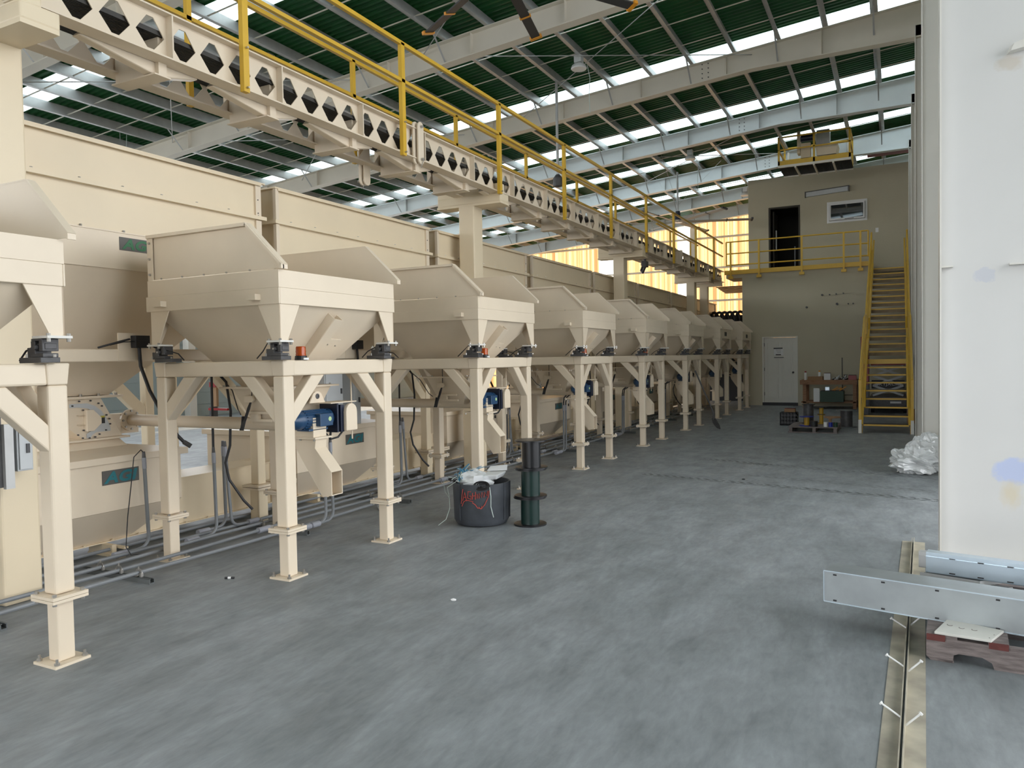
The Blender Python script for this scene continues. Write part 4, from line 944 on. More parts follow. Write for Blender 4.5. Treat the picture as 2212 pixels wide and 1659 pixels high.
t = thing('tall_yellow_ladder_rail', 'tall thin yellow post at the right of the stair top', 'post', (.33, 24, 3.9))
MB().box(.30, .34, 23.8, 23.84, 3.9, 7.0).build('post', YEL, t)

# machine cage high up
cg = thing('service_platform', 'small yellow railed service platform high under the roof above the office', 'platform', (-2, 22.6, 6.7))
x0, x1, y0, y1 = -2.90, -1.07, 21.95, 23.2
MB().box(x0, x1, y0, y0+.04, 6.72, 6.84).box(x0, x1, y1, y1+.04, 6.72, 6.84).box(x0, x0+.04, y0, y1, 6.72, 6.84).box(x1-.04, x1, y0, y1, 6.72, 6.84).build('toe_board', YEL, cg)
MB().box(x0, x1, y0-.01, y0+.05, 6.66, 6.72).box(x0, x1, y1, y1+.06, 6.66, 6.72).build('edge_beam', RAFT, cg)
b = MB()
for j in range(60): x = x0+.03+(x1-x0-.06)*j/59; b.box(x-.003, x+.003, y0, y1, 6.68, 6.71)
for j in range(14): y = y0+.05+.09*j; b.box(x0, x1, y-.004, y+.004, 6.69, 6.71)
b.build('platform_grating', GRATE, cg, kind='stuff')
for x in (-2.45, -1.98, -1.5): MB().box(x-.02, x+.02, y0, y1, 6.62, 6.68).build('floor_joist', RAFT, cg)
for z in (7.12, 7.46): MB().box(x0, x1, y0, y0+.035, z, z+.035).box(x0, x1, y1, y1+.035, z, z+.035).box(x0, x0+.035, y0, y1, z, z+.035).box(x1-.035, x1, y0, y1, z, z+.035).build('rail', YEL, cg)
for x in (x0, -2.0, x1-.05):
    for y in (y0, y1): MB().box(x, x+.05, y, y+.05, 6.72, 7.48).build('rail_post', YEL, cg)
for x in (x0+.1, x1-.15): MB().box(x, x+.05, y1, y1+.05, 6.9, RZ(x)+.3).build('hanger', RAFT, cg)
em = thing('elevator_head', 'grey machine head with dark motor standing inside the high yellow platform', 'machine', (-1.75, 22.6, 6.71))
MB().box(-1.95, -1.62, 22.4, 22.8, 6.71, 7.66).build('shaft', GALV, em); MB().frust((-1.92, -1.45, 22.3, 22.9), 6.95, (-1.98, -1.40, 22.25, 22.95), 7.22).build('head_casing', BEIGE2, em)
MB().box(-2.45, -2.37, 22.4, 22.7, 7.1, 7.75).build('side_guard', BEIGE2, em); MB().cyl((-2.36, 22.5, 7.52), (-2.0, 22.5, 7.52), .10, 14).build('motor', NAVY, em, smooth=True)
MB().box(-2.35, -2.1, 22.35, 22.6, 6.95, 7.35).build('gearbox', BEIGE2, em)
t = thing('tan_housing', 'tan boxed housing above the office roof in the far right corner', 'housing', (0, 27, 7.2))
MB().box(-.85, 1.0, 27.0, 28.0, 7.13, 7.60).build('housing', CARD, t); MB().box(-.87, -.75, 26.95, 27.0, 7.13, 7.60).build('corner_trim', RAFT, t)
t = thing('red_duct', 'dark red panel under the roof in the far right corner', 'panel', (0, 25, 7.8)); MB().box(-.8, .9, 24.3, 26.2, 7.62, 7.64).build('panel', RED, t)

# ================================================================ CEILING FANS AND LAMPS
def fan(hub, R, n, a0, lab, droop, bm=FANB, cm=ORANGE):
    t = thing('ceiling_fan', lab, 'fan', hub); h = V(hub); top = RZ(h.x, .3)
    MB().cyl(h+V((0, 0, .05)), h+V((0, 0, .32)), .10, 16, .07).build('motor', NAVY, t, smooth=True)
    MB().cyl(h+V((0, 0, .3)), (h.x, h.y, top), .028, 10).build('drop_rod', GALV, t); MB().cyl(h+V((0, 0, -.02)), h+V((0, 0, .05)), .14, 16).build('hub', BEIGE, t)
    b = MB()
    for k in range(3): a = k*2.1+.4; b.cyl((h.x, h.y, h.z+.5), (h.x+1.3*math.cos(a), h.y+1.3*math.sin(a), top+.3), .004, 4)
    b.build('guy_wire', GALV, t)
    for k in range(n):
        a = math.radians(a0+360*k/n); d = V((math.cos(a), math.sin(a), 0)); s = V((-d.y, d.x, -.25)).normalized()
        def sec(r0_, r1_, w_, hh, m, nm, par):
            b = MB(); p = h+d*r0_; q = h+d*r1_
            b.bar(p, q, w_, hh, d.cross(s)); return b.build(nm, m, par)
        bl = sec(.12, R, .13, .022, bm, 'blade', t); sec(R-.01, R+.05, .18, .045, cm, 'tip_cap', bl); sec(R*.66, R*.66+.035, .16, .035, cm, 'band', bl)
    return t
fan((-4.28, 8.25, 6.3), 2.05, 8, 58.0, 'large ceiling fan with dark orange-tipped blades at the top edge of the photo', 0)
fan((-5.88, 22.7, 5.60), 2.15, 6, 20.0, 'large ceiling fan hanging far back in front of the glowing amber wall', 0, mat('pale_fan_blade', (.42, .38, .33), .5), DARKG)
t = thing('cable_drop', 'thin vertical grey conduit with cable drop under the roof behind the catwalk rail', 'conduit', (-5.55, 15.2, 5.5))
MB().cyl((-6.17, 14.3, 5.3), (-6.17, 14.3, RZ(-6.17, .40)), .03, 8).build('drop_tube', GALV, t); MB().lathe((-6.17, 14.3, 5.05), [(.03, 0), (.10, .02), (.10, .18), (.04, .26)], 12).build('drive', DARKG, t)
def lamp(x, y, z, lab):
    t = thing('high_bay_lamp', lab, 'lamp', (x, y, z), None)
    MB().lathe((x, y, z), [(.14, 0), (.15, .02), (.13, .07), (.08, .11)], 20).build('shade', LWHITE, t, smooth=True); MB().box(x-.07, x+.07, y-.07, y+.07, z+.12, z+.26).build('ballast', LWHITE, t)
    MB().cyl((x, y, z+.26), (x, y, RZ(x, .41)), .008, 6).build('hanger_rod', GALV, t)
    MB().tube([(x+.17, y, z+.04), (x+.22, y, z-.2), (x+.2, y, z-.5), (x+.21, y, z-.85)], .006, 5).build('pull_cord', WIREL, t)
lamp(-5.34, 13.46, 7.0, 'white round high-bay lamp with a hanging cord, high in the middle of the roof')
lamp(-14.9, 10.8, 6.75, 'white high-bay lamp far left under the low roof purlins'); lamp(-10.0, 10.2, 6.98, 'white high-bay lamp just above the near catwalk beam')
lamp(-5.1, 21.1, 7.0, 'small high-bay lamp between the far rafters right of centre'); lamp(-9.6, 17.9, 7.0, 'small high-bay lamp over the left bins behind the catwalk column')
lamp(-4.4, 25.6, 6.75, 'small high-bay lamp close to the office corner under the far skylight')

# ================================================================ LOOSE THINGS ON THE FLOOR
def lumpy(c, s, seed, n=20, m=14, amp=.25, fr=3.0, flat=0.0):
    b = MB(); c = V(c)
    for i in range(m+1):
        th = math.pi*i/m
        for j in range(n):
            ph = 2*math.pi*j/n; d = V((math.sin(th)*math.cos(ph), math.sin(th)*math.sin(ph), math.cos(th)))
            k = 1+amp*noise.noise(d*fr+V((seed, seed*2, 0)))+amp*.6*abs(noise.noise(d*fr*2.7+V((seed, 5, 0))))
            z = c.z+d.z*s[2]*k
            b.v.append((c.x+d.x*s[0]*k, c.y+d.y*s[1]*k, max(flat, z)))
    for i in range(m):
        for j in range(n): a = i*n+j; e = i*n+(j+1) % n; b.f.append((a, e, e+n, a+n))
    return b
bx, by = -3.53, 6.22
t = thing('waste_bin', 'charcoal plastic bin with red spray-painted scrawl and clutter on top', 'bin', (bx, by, 0))
MB().lathe((bx, by, 0), [(.02, .012), (.24, .012), (.262, .05), (.272, .40), (.262, .40), (.25, .06), (.02, .04)], 40).build('shell', BINP, t, smooth=True)
for a in (-.15, .35, -1.9, 1.9): MB().tube([(bx+.276*math.cos(a), by+.276*math.sin(a), .40), (bx+.268*math.cos(a), by+.268*math.sin(a), .06)], .006, 5).build('rib', BINP, t)
def on_bin(u, z): a = math.radians(-62)+u/.275; return (bx+.2765*math.cos(a), by+.2765*math.sin(a), z)
b = MB()
for stroke in ([(-.13, .25), (-.105, .33), (-.085, .25)], [(-.12, .285), (-.09, .285)], [(-.04, .34), (-.07, .34), (-.075, .28), (-.04, .27), (-.04, .30), (-.055, .30)], [(-.025, .33), (-.028, .27)], [(-.028, .30), (.0, .305)], [(.003, .34), (.0, .27)], [(.018, .32), (.018, .28)], [(.035, .28), (.035, .33), (.06, .285), (.062, .335)], [(.08, .29), (.085, .34), (.11, .30), (.115, .345)],
    [(-.15, .22), (-.14, .28), (-.125, .36)], [(-.03, .24), (.0, .22), (.02, .19), (.055, .185), (.085, .22), (.12, .29), (.13, .35)], [(-.14, .20), (-.12, .24), (-.09, .26), (-.02, .25)], [(.03, .20), (.05, .18), (.06, .21)]):
    b.tube([on_bin(u-.05, z) for u, z in stroke], .004, 5)
b.build('spray_scrawl', SPRAY, t)
t = thing('foam_tray', 'white foam food box lying on top of the waste bin', 'box', (bx+.1, by, .42))
b = MB(); c = V((bx+.10, by+.02, .455)); 
b.hexa([c+V(p) for p in ((-.09, -.06, -.05), (.09, -.07, -.03), (.11, .05, -.01), (-.07, .06, -.03), (-.11, -.08, .0), (.11, -.09, .02), (.135, .07, .04), (-.09, .08, .02))]); b.build('tray', PLAS, t, bevel=.012)
b = MB().hexa([c+V(p) for p in ((-.09, .08, .02), (.135, .07, .04), (.12, .11, .085), (-.07, .12, .06), (-.09, .075, .03), (.135, .065, .05), (.12, .10, .095), (-.07, .11, .07))]); b.build('lid', PLAS, t, bevel=.006)
t = thing('white_plastic_bag', 'crumpled white plastic bag stuffed in the top of the waste bin', 'bag', (bx-.03, by, .40)); lumpy((bx-.03, by-.04, .40), (.14, .13, .09), 3.1, amp=.5, fr=2.5, flat=.36).build('bag', PLAS, t, smooth=True)
t = thing('foam_plate', 'white foam plate edge sticking out at the front of the bin', 'plate', (bx-.12, by-.16, .40)); MB().lathe((bx-.10, by-.12, .395), [(.01, 0), (.07, .0), (.095, .018), (.09, .018), (.068, .006), (.01, .006)], 20).build('plate', PLAS, t, smooth=True)
t = thing('cable_wad', 'coiled black power cable hanging over the rim of the waste bin', 'cable', (bx+.17, by-.2, .40)); b = MB()
for j in range(7):
    pts = []; e = V((bx+.135, by-.235, .395))
    k_ = 1-.11*j
    for i in range(17): a = 2*math.pi*i/16; pts.append(e+V((.085*k_*math.cos(a)+.004*j, .022*math.sin(a)-.006*math.cos(a)+.004*(j % 3), (.036*k_)*math.sin(a)+.004*(j % 2))))
    b.tube(pts, .006, 6)
b.build('coil', BLACK, t, smooth=True)
MB().tube([(bx+.20, by-.20, .38), (bx+.215, by-.205, .30), (bx+.21, by-.2, .2), (bx+.225, by-.18, .10)], .004, 5).build('lead', WIREL, t)
t = thing('wire_bundle', 'tangle of blue and pale wire offcuts sprouting from the waste bin', 'wires', (bx-.15, by, .40)); b = MB(); b2 = MB()
for j in range(46):
    a = random.uniform(0, 6.28); r = random.uniform(.03, .13); p0 = V((bx-.16+random.uniform(-.05, .05), by-.06+random.uniform(-.08, .08), .37)); d = V((math.cos(a)*r, math.sin(a)*r, random.uniform(.06, .17)))
    pts = [p0, p0+d*.5+V((0, 0, .05)), p0+d, p0+d*1.25+V((0, 0, -.03))]; (b if j % 3 else b2).tube(pts, .004, 4)
b.build('blue_strands', WIREB, t, kind='stuff'); b2.build('pale_strands', WIREL, t, kind='stuff')
MB().tube([(bx-.16, by-.10, .42), (bx-.28, by-.14, .44), (bx-.36, by-.10, .38), (bx-.37, by-.06, .28), (bx-.33, by-.05, .22)], .0035, 5).tube([(bx-.16, by-.20, .41), (bx-.23, by-.24, .36), (bx-.235, by-.20, .25), (bx-.22, by-.22, .16), (bx-.24, by-.26, .06), (bx-.30, by-.30, .008)], .0035, 5).build('hanging_strands', WIREL, t)
# three spools stacked
for i, (z, m, lab, dx) in enumerate(((0, SPOOLG, 'dark green empty cable spool at the bottom of the stack of three', 0), (.266, SPOOLG, 'dark green empty cable spool in the middle of the stack of three', .012), (.532, SPOOLB, 'black empty cable spool on top of the stack of three', .03))):
    x, y = -3.065+dx*.7, 6.32; t = thing('cable_spool', lab, 'spool', (x, y, z), 'empty cable spools in the stack')
    MB().cyl((x, y, z+.012), (x, y, z+.254), .088, 32).build('drum', m, t, smooth=True)
    for zz in (z, z+.252): 
        f = MB().lathe((x, y, zz), [(.05, .004), (.15, .002), (.153, .0), (.153, .012), (.15, .013), (.05, .012)], 40).build('flange', SPOOLB, t, smooth=True)
        b = MB()
        for j in range(8): a = j*math.pi/4; b.bar((x+.09*math.cos(a), y+.09*math.sin(a), zz+.012), (x+.146*math.cos(a), y+.146*math.sin(a), zz+.012), .005, .003)
        b.build('flange_rib', SPOOLB, f)
# plastic bags by the column foot
t = thing('clear_plastic_bag', 'crumpled clear plastic sheeting heaped at the foot of the white column, front heap', 'bag', (.25, 10.9, 0)); lumpy((.22, 10.85, .15), (.25, .18, .17), 1.7, 40, 30, .55, 2.6, .003).build('sheeting', BAG, t)
t = thing('clear_plastic_bag', 'greyer crumpled plastic bag behind the front heap against the white column', 'bag', (.42, 11.05, 0)); lumpy((.36, 11.08, .24), (.24, .08, .22), 8.2, 36, 26, .35, 2.4, .003).build('sheeting', BAG, t)
# shovel leaning
SHOV = (-3.35, 15.98)
t = thing('shovel', 'long-handled dark shovel leaning against the frame legs far down the row', 'shovel', (-3.0, 14.5, 0))
sx_, sy_ = SHOV
MB().tube([(-3.80, 15.95, 1.24), (-3.50, 15.97, .52), (-3.45, 15.98, .40)], .016, 8).build('handle', DARKG, t, smooth=True)
MB().tube([(-3.455, 15.98, .42), (-3.425, 15.98, .30), (-3.43, 15.98, .20)], .022, 8).build('socket', DARKG, t)
MB().prism([(sx_-.13, sy_+.03, .22), (sx_-.05, sy_+.01, .22), (sx_+.03, sy_, .08), (sx_+.05, sy_, .005), (sx_-.02, sy_+.01, .03), (sx_-.10, sy_+.03, .12)], (.01, .02, .01)).build('blade', DARKG, t)

# anchor angle on the floor where the wall line runs
t = thing('anchor_angle', 'pair of beige steel sill angles on the floor with bent anchor rods', 'angle', (.02, 3.5, 0))
a0, a1 = V((-.020, 2.0, 0)), V((.118, 6.9, 0)); dd = (a1-a0).normalized(); sd_ = V((dd.y, -dd.x, 0))
SILL = mat('dusty_sill_paint', (.50, .455, .35), .5, second=(.27, .24, .19), vscale=5)
def strip(o, w_, h, nm, z=0): c0 = a0+sd_*o; c1 = a1+sd_*o; return MB().bar(c0+V((0, 0, z+h/2)), c1+V((0, 0, z+h/2)), w_, h).build(nm, SILL, t)
strip(-.042, .074, .005, 'left_leg'); strip(.044, .078, .005, 'right_leg'); strip(-.008, .005, .032, 'left_upstand', .005); strip(.006, .005, .036, 'right_upstand', .005)
for (bxp, byp, side) in ((.063, 4.662, -1), (.052, 4.08, -1), (.062, 4.025, 1), (.030, 3.50, -1), (.036, 3.43, 1), (.01, 2.85, -1), (.07, 4.72, 1)):
    p = a0+dd*(byp-2.0)+sd_*(.0+.01*side); q = p+sd_*((.075 if side < 0 else .055)*side)+V((0, .012, .06 if side < 0 else .075))
    r = MB().cyl(p+V((0, 0, .02)), q, .0042, 8).build('anchor_rod', LWHITE, t); MB().cyl(q-(q-p).normalized()*.004, q+(q-p).normalized()*.004, .0085, 6).build('rod_head', LWHITE, r)

# near pallet with ducts
t = thing('near_pallet', 'weathered grey wooden pallet under the metal ducts at the right edge', 'pallet', (.7, 4.8, 0))
px0 = .13
def rot(p, c=(.13, 4.28), a=math.radians(-3.5)): x, y = p[0]-c[0], p[1]-c[1]; return (c[0]+x*math.cos(a)-y*math.sin(a), c[1]+x*math.sin(a)+y*math.cos(a), p[2])
def rbox(x0, x1, y0, y1, z0, z1): b = MB().box(x0, x1, y0, y1, z0, z1); b.v = [rot(p) for p in b.v]; return b
def runner(y):
    pts = [(.13, y, .035), (.13, y, .118), (1.35, y, .118), (1.35, y, .0), (1.12, y, .0), (1.11, y, .03), (1.07, y, .045), (.90, y, .045), (.86, y, .03), (.85, y, 0), (.60, y, 0), (.595, y, .025), (.56, y, .045), (.38, y, .045), (.35, y, .035), (.345, y, .012), (.17, y, .012), (.16, y, .035)]
    pts = [(.13, y, .02), (.13, y, .118), (1.35, y, .118), (1.35, y, .0), (1.12, y, 0), (1.11, y, .03), (1.07, y, .05), (.72, y, .05), (.60, y, 0), (.42, y, .0), (.41, y, .03), (.37, y, .05), (.27, y, .05), (.25, y, .04), (.245, y, .0), (.15, y, .0)]
    b = MB().prism(pts, (0, .04, 0)); b.v = [rot(p) for p in b.v]; return b
for y in (4.28, 4.78, 5.28): runner(y).build('runner', OLDWOOD, t)
for i, x in enumerate((.13, .395, .62, .85, 1.07)): rbox(x, x+.085+(.05 if i == 0 else 0), 4.275, 5.33, .118, .136).build('deck_board', OLDWOOD, t); 
for x in (.15, .9): rbox(x, x+.10, 4.28, 5.33, -.0, .012).build('bottom_board', OLDWOOD, t)
for i, x in enumerate((.13, .395)): rbox(x+.002, x+.083, 4.266, 4.275, .105, .135).build('red_end', REDW, t)
t = thing('white_block', 'white painted steel plate lying on the near edge of the pallet', 'plate', (.28, 4.4, .137))
b = MB().hexa([(.165, 4.27, .137), (.405, 4.245, .137), (.475, 4.42, .137), (.235, 4.50, .137), (.165, 4.27, .150), (.405, 4.245, .150), (.475, 4.42, .150), (.235, 4.50, .150)]); b.build('plate', mat('scuffed_white_paint', (.66, .65, .60), .5, var=.08, vscale=9), t, bevel=.002)
b = MB()
for (x, y) in ((.24, 4.40), (.29, 4.375), (.345, 4.37)):
    pts = [(x+.012*math.cos(a), y+.012*math.sin(a), .1505) for a in [math.pi*1.1*k/8+2.6 for k in range(9)]]; b.tube(pts, .0015, 4)
b.bolt((.40, 4.275, .148), r=.003, h=.003); b.bolt((.425, 4.33, .148), r=.003, h=.003)
b.build('ring_scuffs', OLDWOOD, t)
# long galvanised duct lying across the pallet
t = thing('long_duct', 'long dull galvanised box duct laid across the pallet, its end overhanging the floor', 'duct', (0, 4.6, .13))
L0 = V((-.372, 4.60, .137)); L1 = V((1.8, 4.18, .137)); dv = (L1-L0).normalized(); nv = V((-dv.y, dv.x, 0)); H_ = .176; W_ = .19
a, c = L0, L1
b = MB().hexa([a, c, c+nv*W_, a+nv*W_, a+V((0, 0, H_)), c+V((0, 0, H_)), c+nv*W_+V((0, 0, H_)), a+nv*W_+V((0, 0, H_))]); b.build('duct_box', GALV2, t)
b = MB()
for o, z in ((0, H_), (0, 0)): b.bar(a+V((0, 0, z-.001))-nv*.002, c+V((0, 0, z-.001))-nv*.002, .005, .005)
b.bar(a-dv*.001-nv*.002, a-dv*.001-nv*.002+V((0, 0, H_)), .004, .004); b.build('folded_edge', GALVB, t)
b = MB()
for k, s_ in enumerate((.05, .30, .56, .83, 1.10)):
    for z in (H_-.018, .012):
        p = a+dv*s_-nv*.003+V((0, 0, z)); b.bar(p, p+dv*.018, .004, .008)
b.build('slot_hole', LBLACK, t)
# stack of channels behind
def chan(lab, p0, p1, hgt, dep, m, z, up=True, name='metal_channel'):
    t = thing(name, lab, 'channel', (*p0, z)); a = V((*p0[:2], z)); c = V((*p1[:2], z)); d = (c-a).normalized(); n = V((-d.y, d.x, 0)); th = .004; U = V((0, 0, 1))
    b = MB(); 
    b.hexa([a, c, c+n*th, a+n*th, a+U*hgt, c+U*hgt, c+n*th+U*hgt, a+n*th+U*hgt])
    b.hexa([a-n*dep*.0, c, c+n*dep, a+n*dep, a+U*th, c+U*th, c+n*dep+U*th, a+n*dep+U*th]); b.build('web', m, t)
    b = MB().hexa([a+U*hgt, c+U*hgt, c+n*dep+U*hgt, a+n*dep+U*hgt, a+U*(hgt+th), c+U*(hgt+th), c+n*dep+U*(hgt+th), a+n*dep+U*(hgt+th)]); b.bar(a+U*(hgt*.8)-n*.003, c+U*(hgt*.8)-n*.003, .006, .006, n); b.build('upper_flange', m, t)
    b = MB()
    for k in range(6):
        p = a+d*(.12+.14*k)-n*.004
        b.bar(p+U*(hgt*.82), p+d*.03+U*(hgt*.82), .004, .006); b.bar(p+U*.012, p+d*.03+U*.012, .004, .006)
    b.build('slot', LBLACK, t)
    return t
chan('bright bluish galvanised channel standing on top of the stack behind the duct', (.150, 4.98), (1.6, 4.66), .115, .07, GALVB, .262)
chan('dark flat galvanised trough under the bright channel', (.145, 5.02), (1.6, 4.74), .04, .22, GALV2, .137)
chan('narrow galvanised channel sticking out behind the bright channel', (.115, 5.08), (1.2, 4.88), .09, .05, GALV, .262)
for i, (lab, x0, y0, z) in enumerate((('upper short galvanised tray between the duct and the bright channel', .12, 4.98, .228), ('lower short galvanised tray just above the long duct', .15, 4.93, .190))):
    t = thing('metal_tray', lab, 'tray', (x0, y0, z)); d = V((.97, -.24, 0)).normalized(); n = V((-d.y, d.x, 0)); a = V((x0, y0, z)); U = V((0, 0, 1)); L = .30; W2 = .16
    MB().hexa([a, a+d*L, a+d*(L+.10)+n*W2, a+n*W2, a+U*.004, a+d*L+U*.004, a+d*(L+.10)+n*W2+U*.004, a+n*W2+U*.004]).build('bottom', GALV2, t)
    b = MB(); b.bar(a+U*.015, a+d*L+U*.015, .004, .03); b.bar(a+d*L+U*.015, a+d*(L+.1)+n*W2+U*.015, .004, .03); b.bar(a+n*W2+U*.015, a+d*(L+.1)+n*W2+U*.015, .004, .03); b.build('upturned_edge', GALV, t)
MB().box(.3, 1.3, 5.02, 5.2, .18, .215).build('timber_spacer', OLDWOOD).location
o = [x for x in col.objects if x.name.startswith('timber_spacer')][0]; tag(o, 'timber spacer between the stacked channels behind the duct', 'timber')

# ================================================================ WORKBENCH CORNER
t = thing('workbench', 'rough lumber workbench against the far wall', 'workbench', (-1.7, 23.2, 0))
MB().box(-2.45, -.97, 22.75, 23.65, .785, .805).build('bench_top', WOOD, t); MB().box(-2.45, -.97, 22.74, 22.78, .68, .785).build('front_apron', WOOD, t)
for x in (-2.38, -1.08):
    for y in (22.80, 23.58): MB().box(x, x+.09, y, y+.04, 0, .785).build('leg', WOOD, t)
MB().box(-2.42, -1.0, 22.8, 23.6, .16, .20).build('lower_shelf', WOOD, t)
def can(x, y, z, r, h, m, cap, lab):
    t = thing('spray_can', lab, 'can', (x, y, z)); MB().lathe((x, y, z), [(r, 0), (r, h*.8), (r*.7, h*.86)], 14).build('body', m, t, smooth=True); MB().cyl((x, y, z+h*.84), (x, y, z+h), r*.75, 12).build('cap', cap, t)
can(-2.32, 22.95, .805, .034, .25, LWHITE, RED, 'white spray can with red cap at the left end of the workbench'); can(-1.97, 23.2, .805, .034, .26, LWHITE, ORANGE, 'orange-capped can at the back of the workbench')
def cbox(nm, lab, x0, x1, y0, y1, z0, z1, m, lid=None, cat='box'):
    t = thing(nm, lab, cat, ((x0+x1)/2, (y0+y1)/2, z0)); MB().box(x0, x1, y0, y1, z0, z1).build('body', m, t, bevel=.004)
    if lid: MB().box(x0+.005, x1-.005, y0+.005, y1-.005, z1, z1+.012).build('top', lid, t)
    return t
cbox('cardboard_box', 'low brown cardboard box on the workbench', -2.26, -1.86, 22.9, 23.2, .805, .89, CARD, CARD)
cbox('carton', 'tall white carton with dark top on the workbench', -1.83, -1.66, 22.9, 23.1, .805, .99, LWHITE, REDW)
cbox('tool_case', 'red and black tool case at the right end of the workbench', -1.20, -1.0, 22.9, 23.15, .805, .93, RED, BLACK)
for j in range(7):
    x = -1.60+.055*j; t = thing('hand_tool', 'small %s tool on the middle of the workbench, %s from the left' % (['black', 'white', 'pale grey', 'black', 'dark grey', 'pale grey', 'black'][j], ORD[j] if j else 'first'), 'tool', (x, 22.95, .805), 'small tools on the workbench')
    MB().bar((x, 22.90, .82), (x+.06, 23.02, .84+.04*(j % 3)), .03, .03).build('body', [LBLACK, LWHITE, GALVP, LBLACK, DARKG, GALVP, LBLACK][j], t); MB().cyl((x, 22.92, .83), (x+.02, 22.92, .87), .012, 8).build('head', [GALVP, LBLACK][j % 2], t)
t = thing('small_wire_spool', 'small dark wire spool standing on the workbench', 'spool', (-1.28, 23.1, .805)); MB().lathe((-1.28, 23.1, .805), [(.06, 0), (.06, .01), (.035, .015), (.035, .125), (.06, .13), (.06, .14)], 16).build('spool', DARKG, t)
cbox('white_board', 'white board leaning under the workbench', -2.08, -1.92, 22.62, 22.66, .20, .58, LWHITE); cbox('green_crate', 'dark green storage box on the shelf under the workbench', -1.90, -1.30, 22.55, 22.95, .20, .50, GREENP, BLACK)
t = thing('shrink_wrapped_pack', 'shiny pack on the green box under the workbench', 'pack', (-1.74, 22.7, .52)); MB().box(-1.78, -1.66, 22.6, 22.75, .515, .62).build('pack', GALVB, t, bevel=.01)
t = thing('bolt_cutters', 'orange-handled tools sticking out of the green box', 'tool', (-1.5, 22.7, .5)); b = MB()
for a in ((-1.60, .52, -1.45, .62), (-1.55, .52, -1.38, .60), (-1.40, .52, -1.24, .63), (-1.36, .60, -1.42, .5)): b.bar((a[0], 22.7, a[1]), (a[2], 22.68, a[3]), .02, .02)
b.build('handles', ORANGE, t)
t = thing('wall_conduit', 'thin dark vertical pipe on the wall behind the workbench', 'pipe', (-1.42, 23.97, .4)); MB().cyl((-1.42, 23.97, .3), (-1.42, 23.97, 1.42), .012, 8).cyl((-1.42, 23.97, .33), (-1.0, 23.97, .33), .01, 8).build('pipe', DARKG, t)
# far pallet with spools
t = thing('far_pallet', 'dark wooden pallet with wire spools in front of the workbench', 'pallet', (-1.45, 16.3, 0))
for x in (-1.90, -1.47, -1.09): MB().box(x, x+.06, 15.72, 16.9, .018, .10).build('runner', OLDWOOD, t)
for j in range(6): y = 15.72+.2*j; MB().box(-1.92, -1.02, y, y+.13, .10, .118).build('deck_board', OLDWOOD, t)
for y in (15.72, 16.75): MB().box(-1.92, -1.02, y, y+.12, 0, .018).build('bottom_board', OLDWOOD, t)
def spool(x, y, z, R, r, h, mf, mw, lab, tilt=0):
    t = thing('wire_spool', lab, 'spool', (x, y, z), 'wire spools on the far pallet'); MB().cyl((x, y, z+.012), (x, y, z+h-.012), r, 20).build('wound_wire', mw, t, smooth=True)
    for zz in (z, z+h-.012): MB().cyl((x, y, zz), (x, y, zz+.012), R, 24).build('flange', mf, t)
spool(-1.60, 16.0, .118, .14, .05, .19, BLUEP, YELP, 'blue flanged spool of yellow wire at the front of the far pallet'); spool(-1.62, 16.55, .118, .13, .10, .40, BLACK, DARKG, 'tall black flanged spool of grey cable at the back left of the far pallet')
spool(-1.37, 16.5, .118, .075, .04, .19, YELP, YELP, 'lower yellow spool in the middle of the far pallet'); spool(-1.37, 16.5, .308, .075, .04, .15, BLACK, YELP, 'upper yellow spool with dark flanges in the middle of the far pallet')
spool(-1.20, 16.45, .118, .05, .03, .12, CARD, CARD, 'small brown spool on the far pallet')
t = thing('wooden_reel_disc', 'flat pale wooden reel disc lying on the far pallet', 'disc', (-1.2, 16.6, .26)); MB().cyl((-1.17, 16.62, .238), (-1.17, 16.62, .262), .16, 24).build('disc', CARD, t)
spool(-.94, 17.2, .0, .20, .12, .36, STRUT, DARKG, 'large grey cable reel on the floor just right of the far pallet')
for j, (x, m, lab) in enumerate(((-1.45, BLACK, 'black small box at the front of the far pallet'), (-1.24, LWHITE, 'white cup-sized roll at the front of the far pallet'), (-1.15, BLUEP, 'small blue roll beside the white roll on the far pallet'), (-1.06, GREENP, 'small green roll at the right front of the far pallet'))):
    t = thing('small_roll', lab, 'roll', (x, 15.85, .118)); MB().cyl((x, 15.85, .118), (x, 15.85, .118+(.09 if j else .11)), .038 if j else .07, 14).build('roll', m, t, smooth=True); MB().cyl((x, 15.85, .20), (x, 15.85, .213 if j else .235), .012, 8).build('core', CARD, t)
t = thing('milk_crate', 'black plastic crate with cardboard on top left of the far pallet', 'crate', (-2.1, 17.4, 0)); x0, x1, y0, y1 = -2.28, -1.93, 17.3, 17.62
b = MB().box(x0, x1, y0, y1, 0, .015)
for z in (.0, .08, .16, .24): b.box(x0, x1, y0, y0+.012, z, z+.04).box(x0, x1, y1-.012, y1, z, z+.04).box(x0, x0+.012, y0, y1, z, z+.04).box(x1-.012, x1, y0, y1, z, z+.04)
for j in range(6): x = x0+.065*j; b.box(x, x+.015, y0, y0+.01, 0, .28); b.box(x, x+.015, y1-.01, y1, 0, .28); b.box(x0, x0+.01, y0+.06*j, y0+.06*j+.015, 0, .28); b.box(x1-.01, x1, y0+.06*j, y0+.06*j+.015, 0, .28)
b.build('crate', BLACK, t); MB().box(x0+.02, x1-.02, y0+.03, y1-.03, .02, .26).build('contents', DARKG, t)
cbox('carton', 'open brown carton on the black crate by the far pallet', -2.20, -1.98, 17.4, 17.6, .28, .35, CARD, REDW)
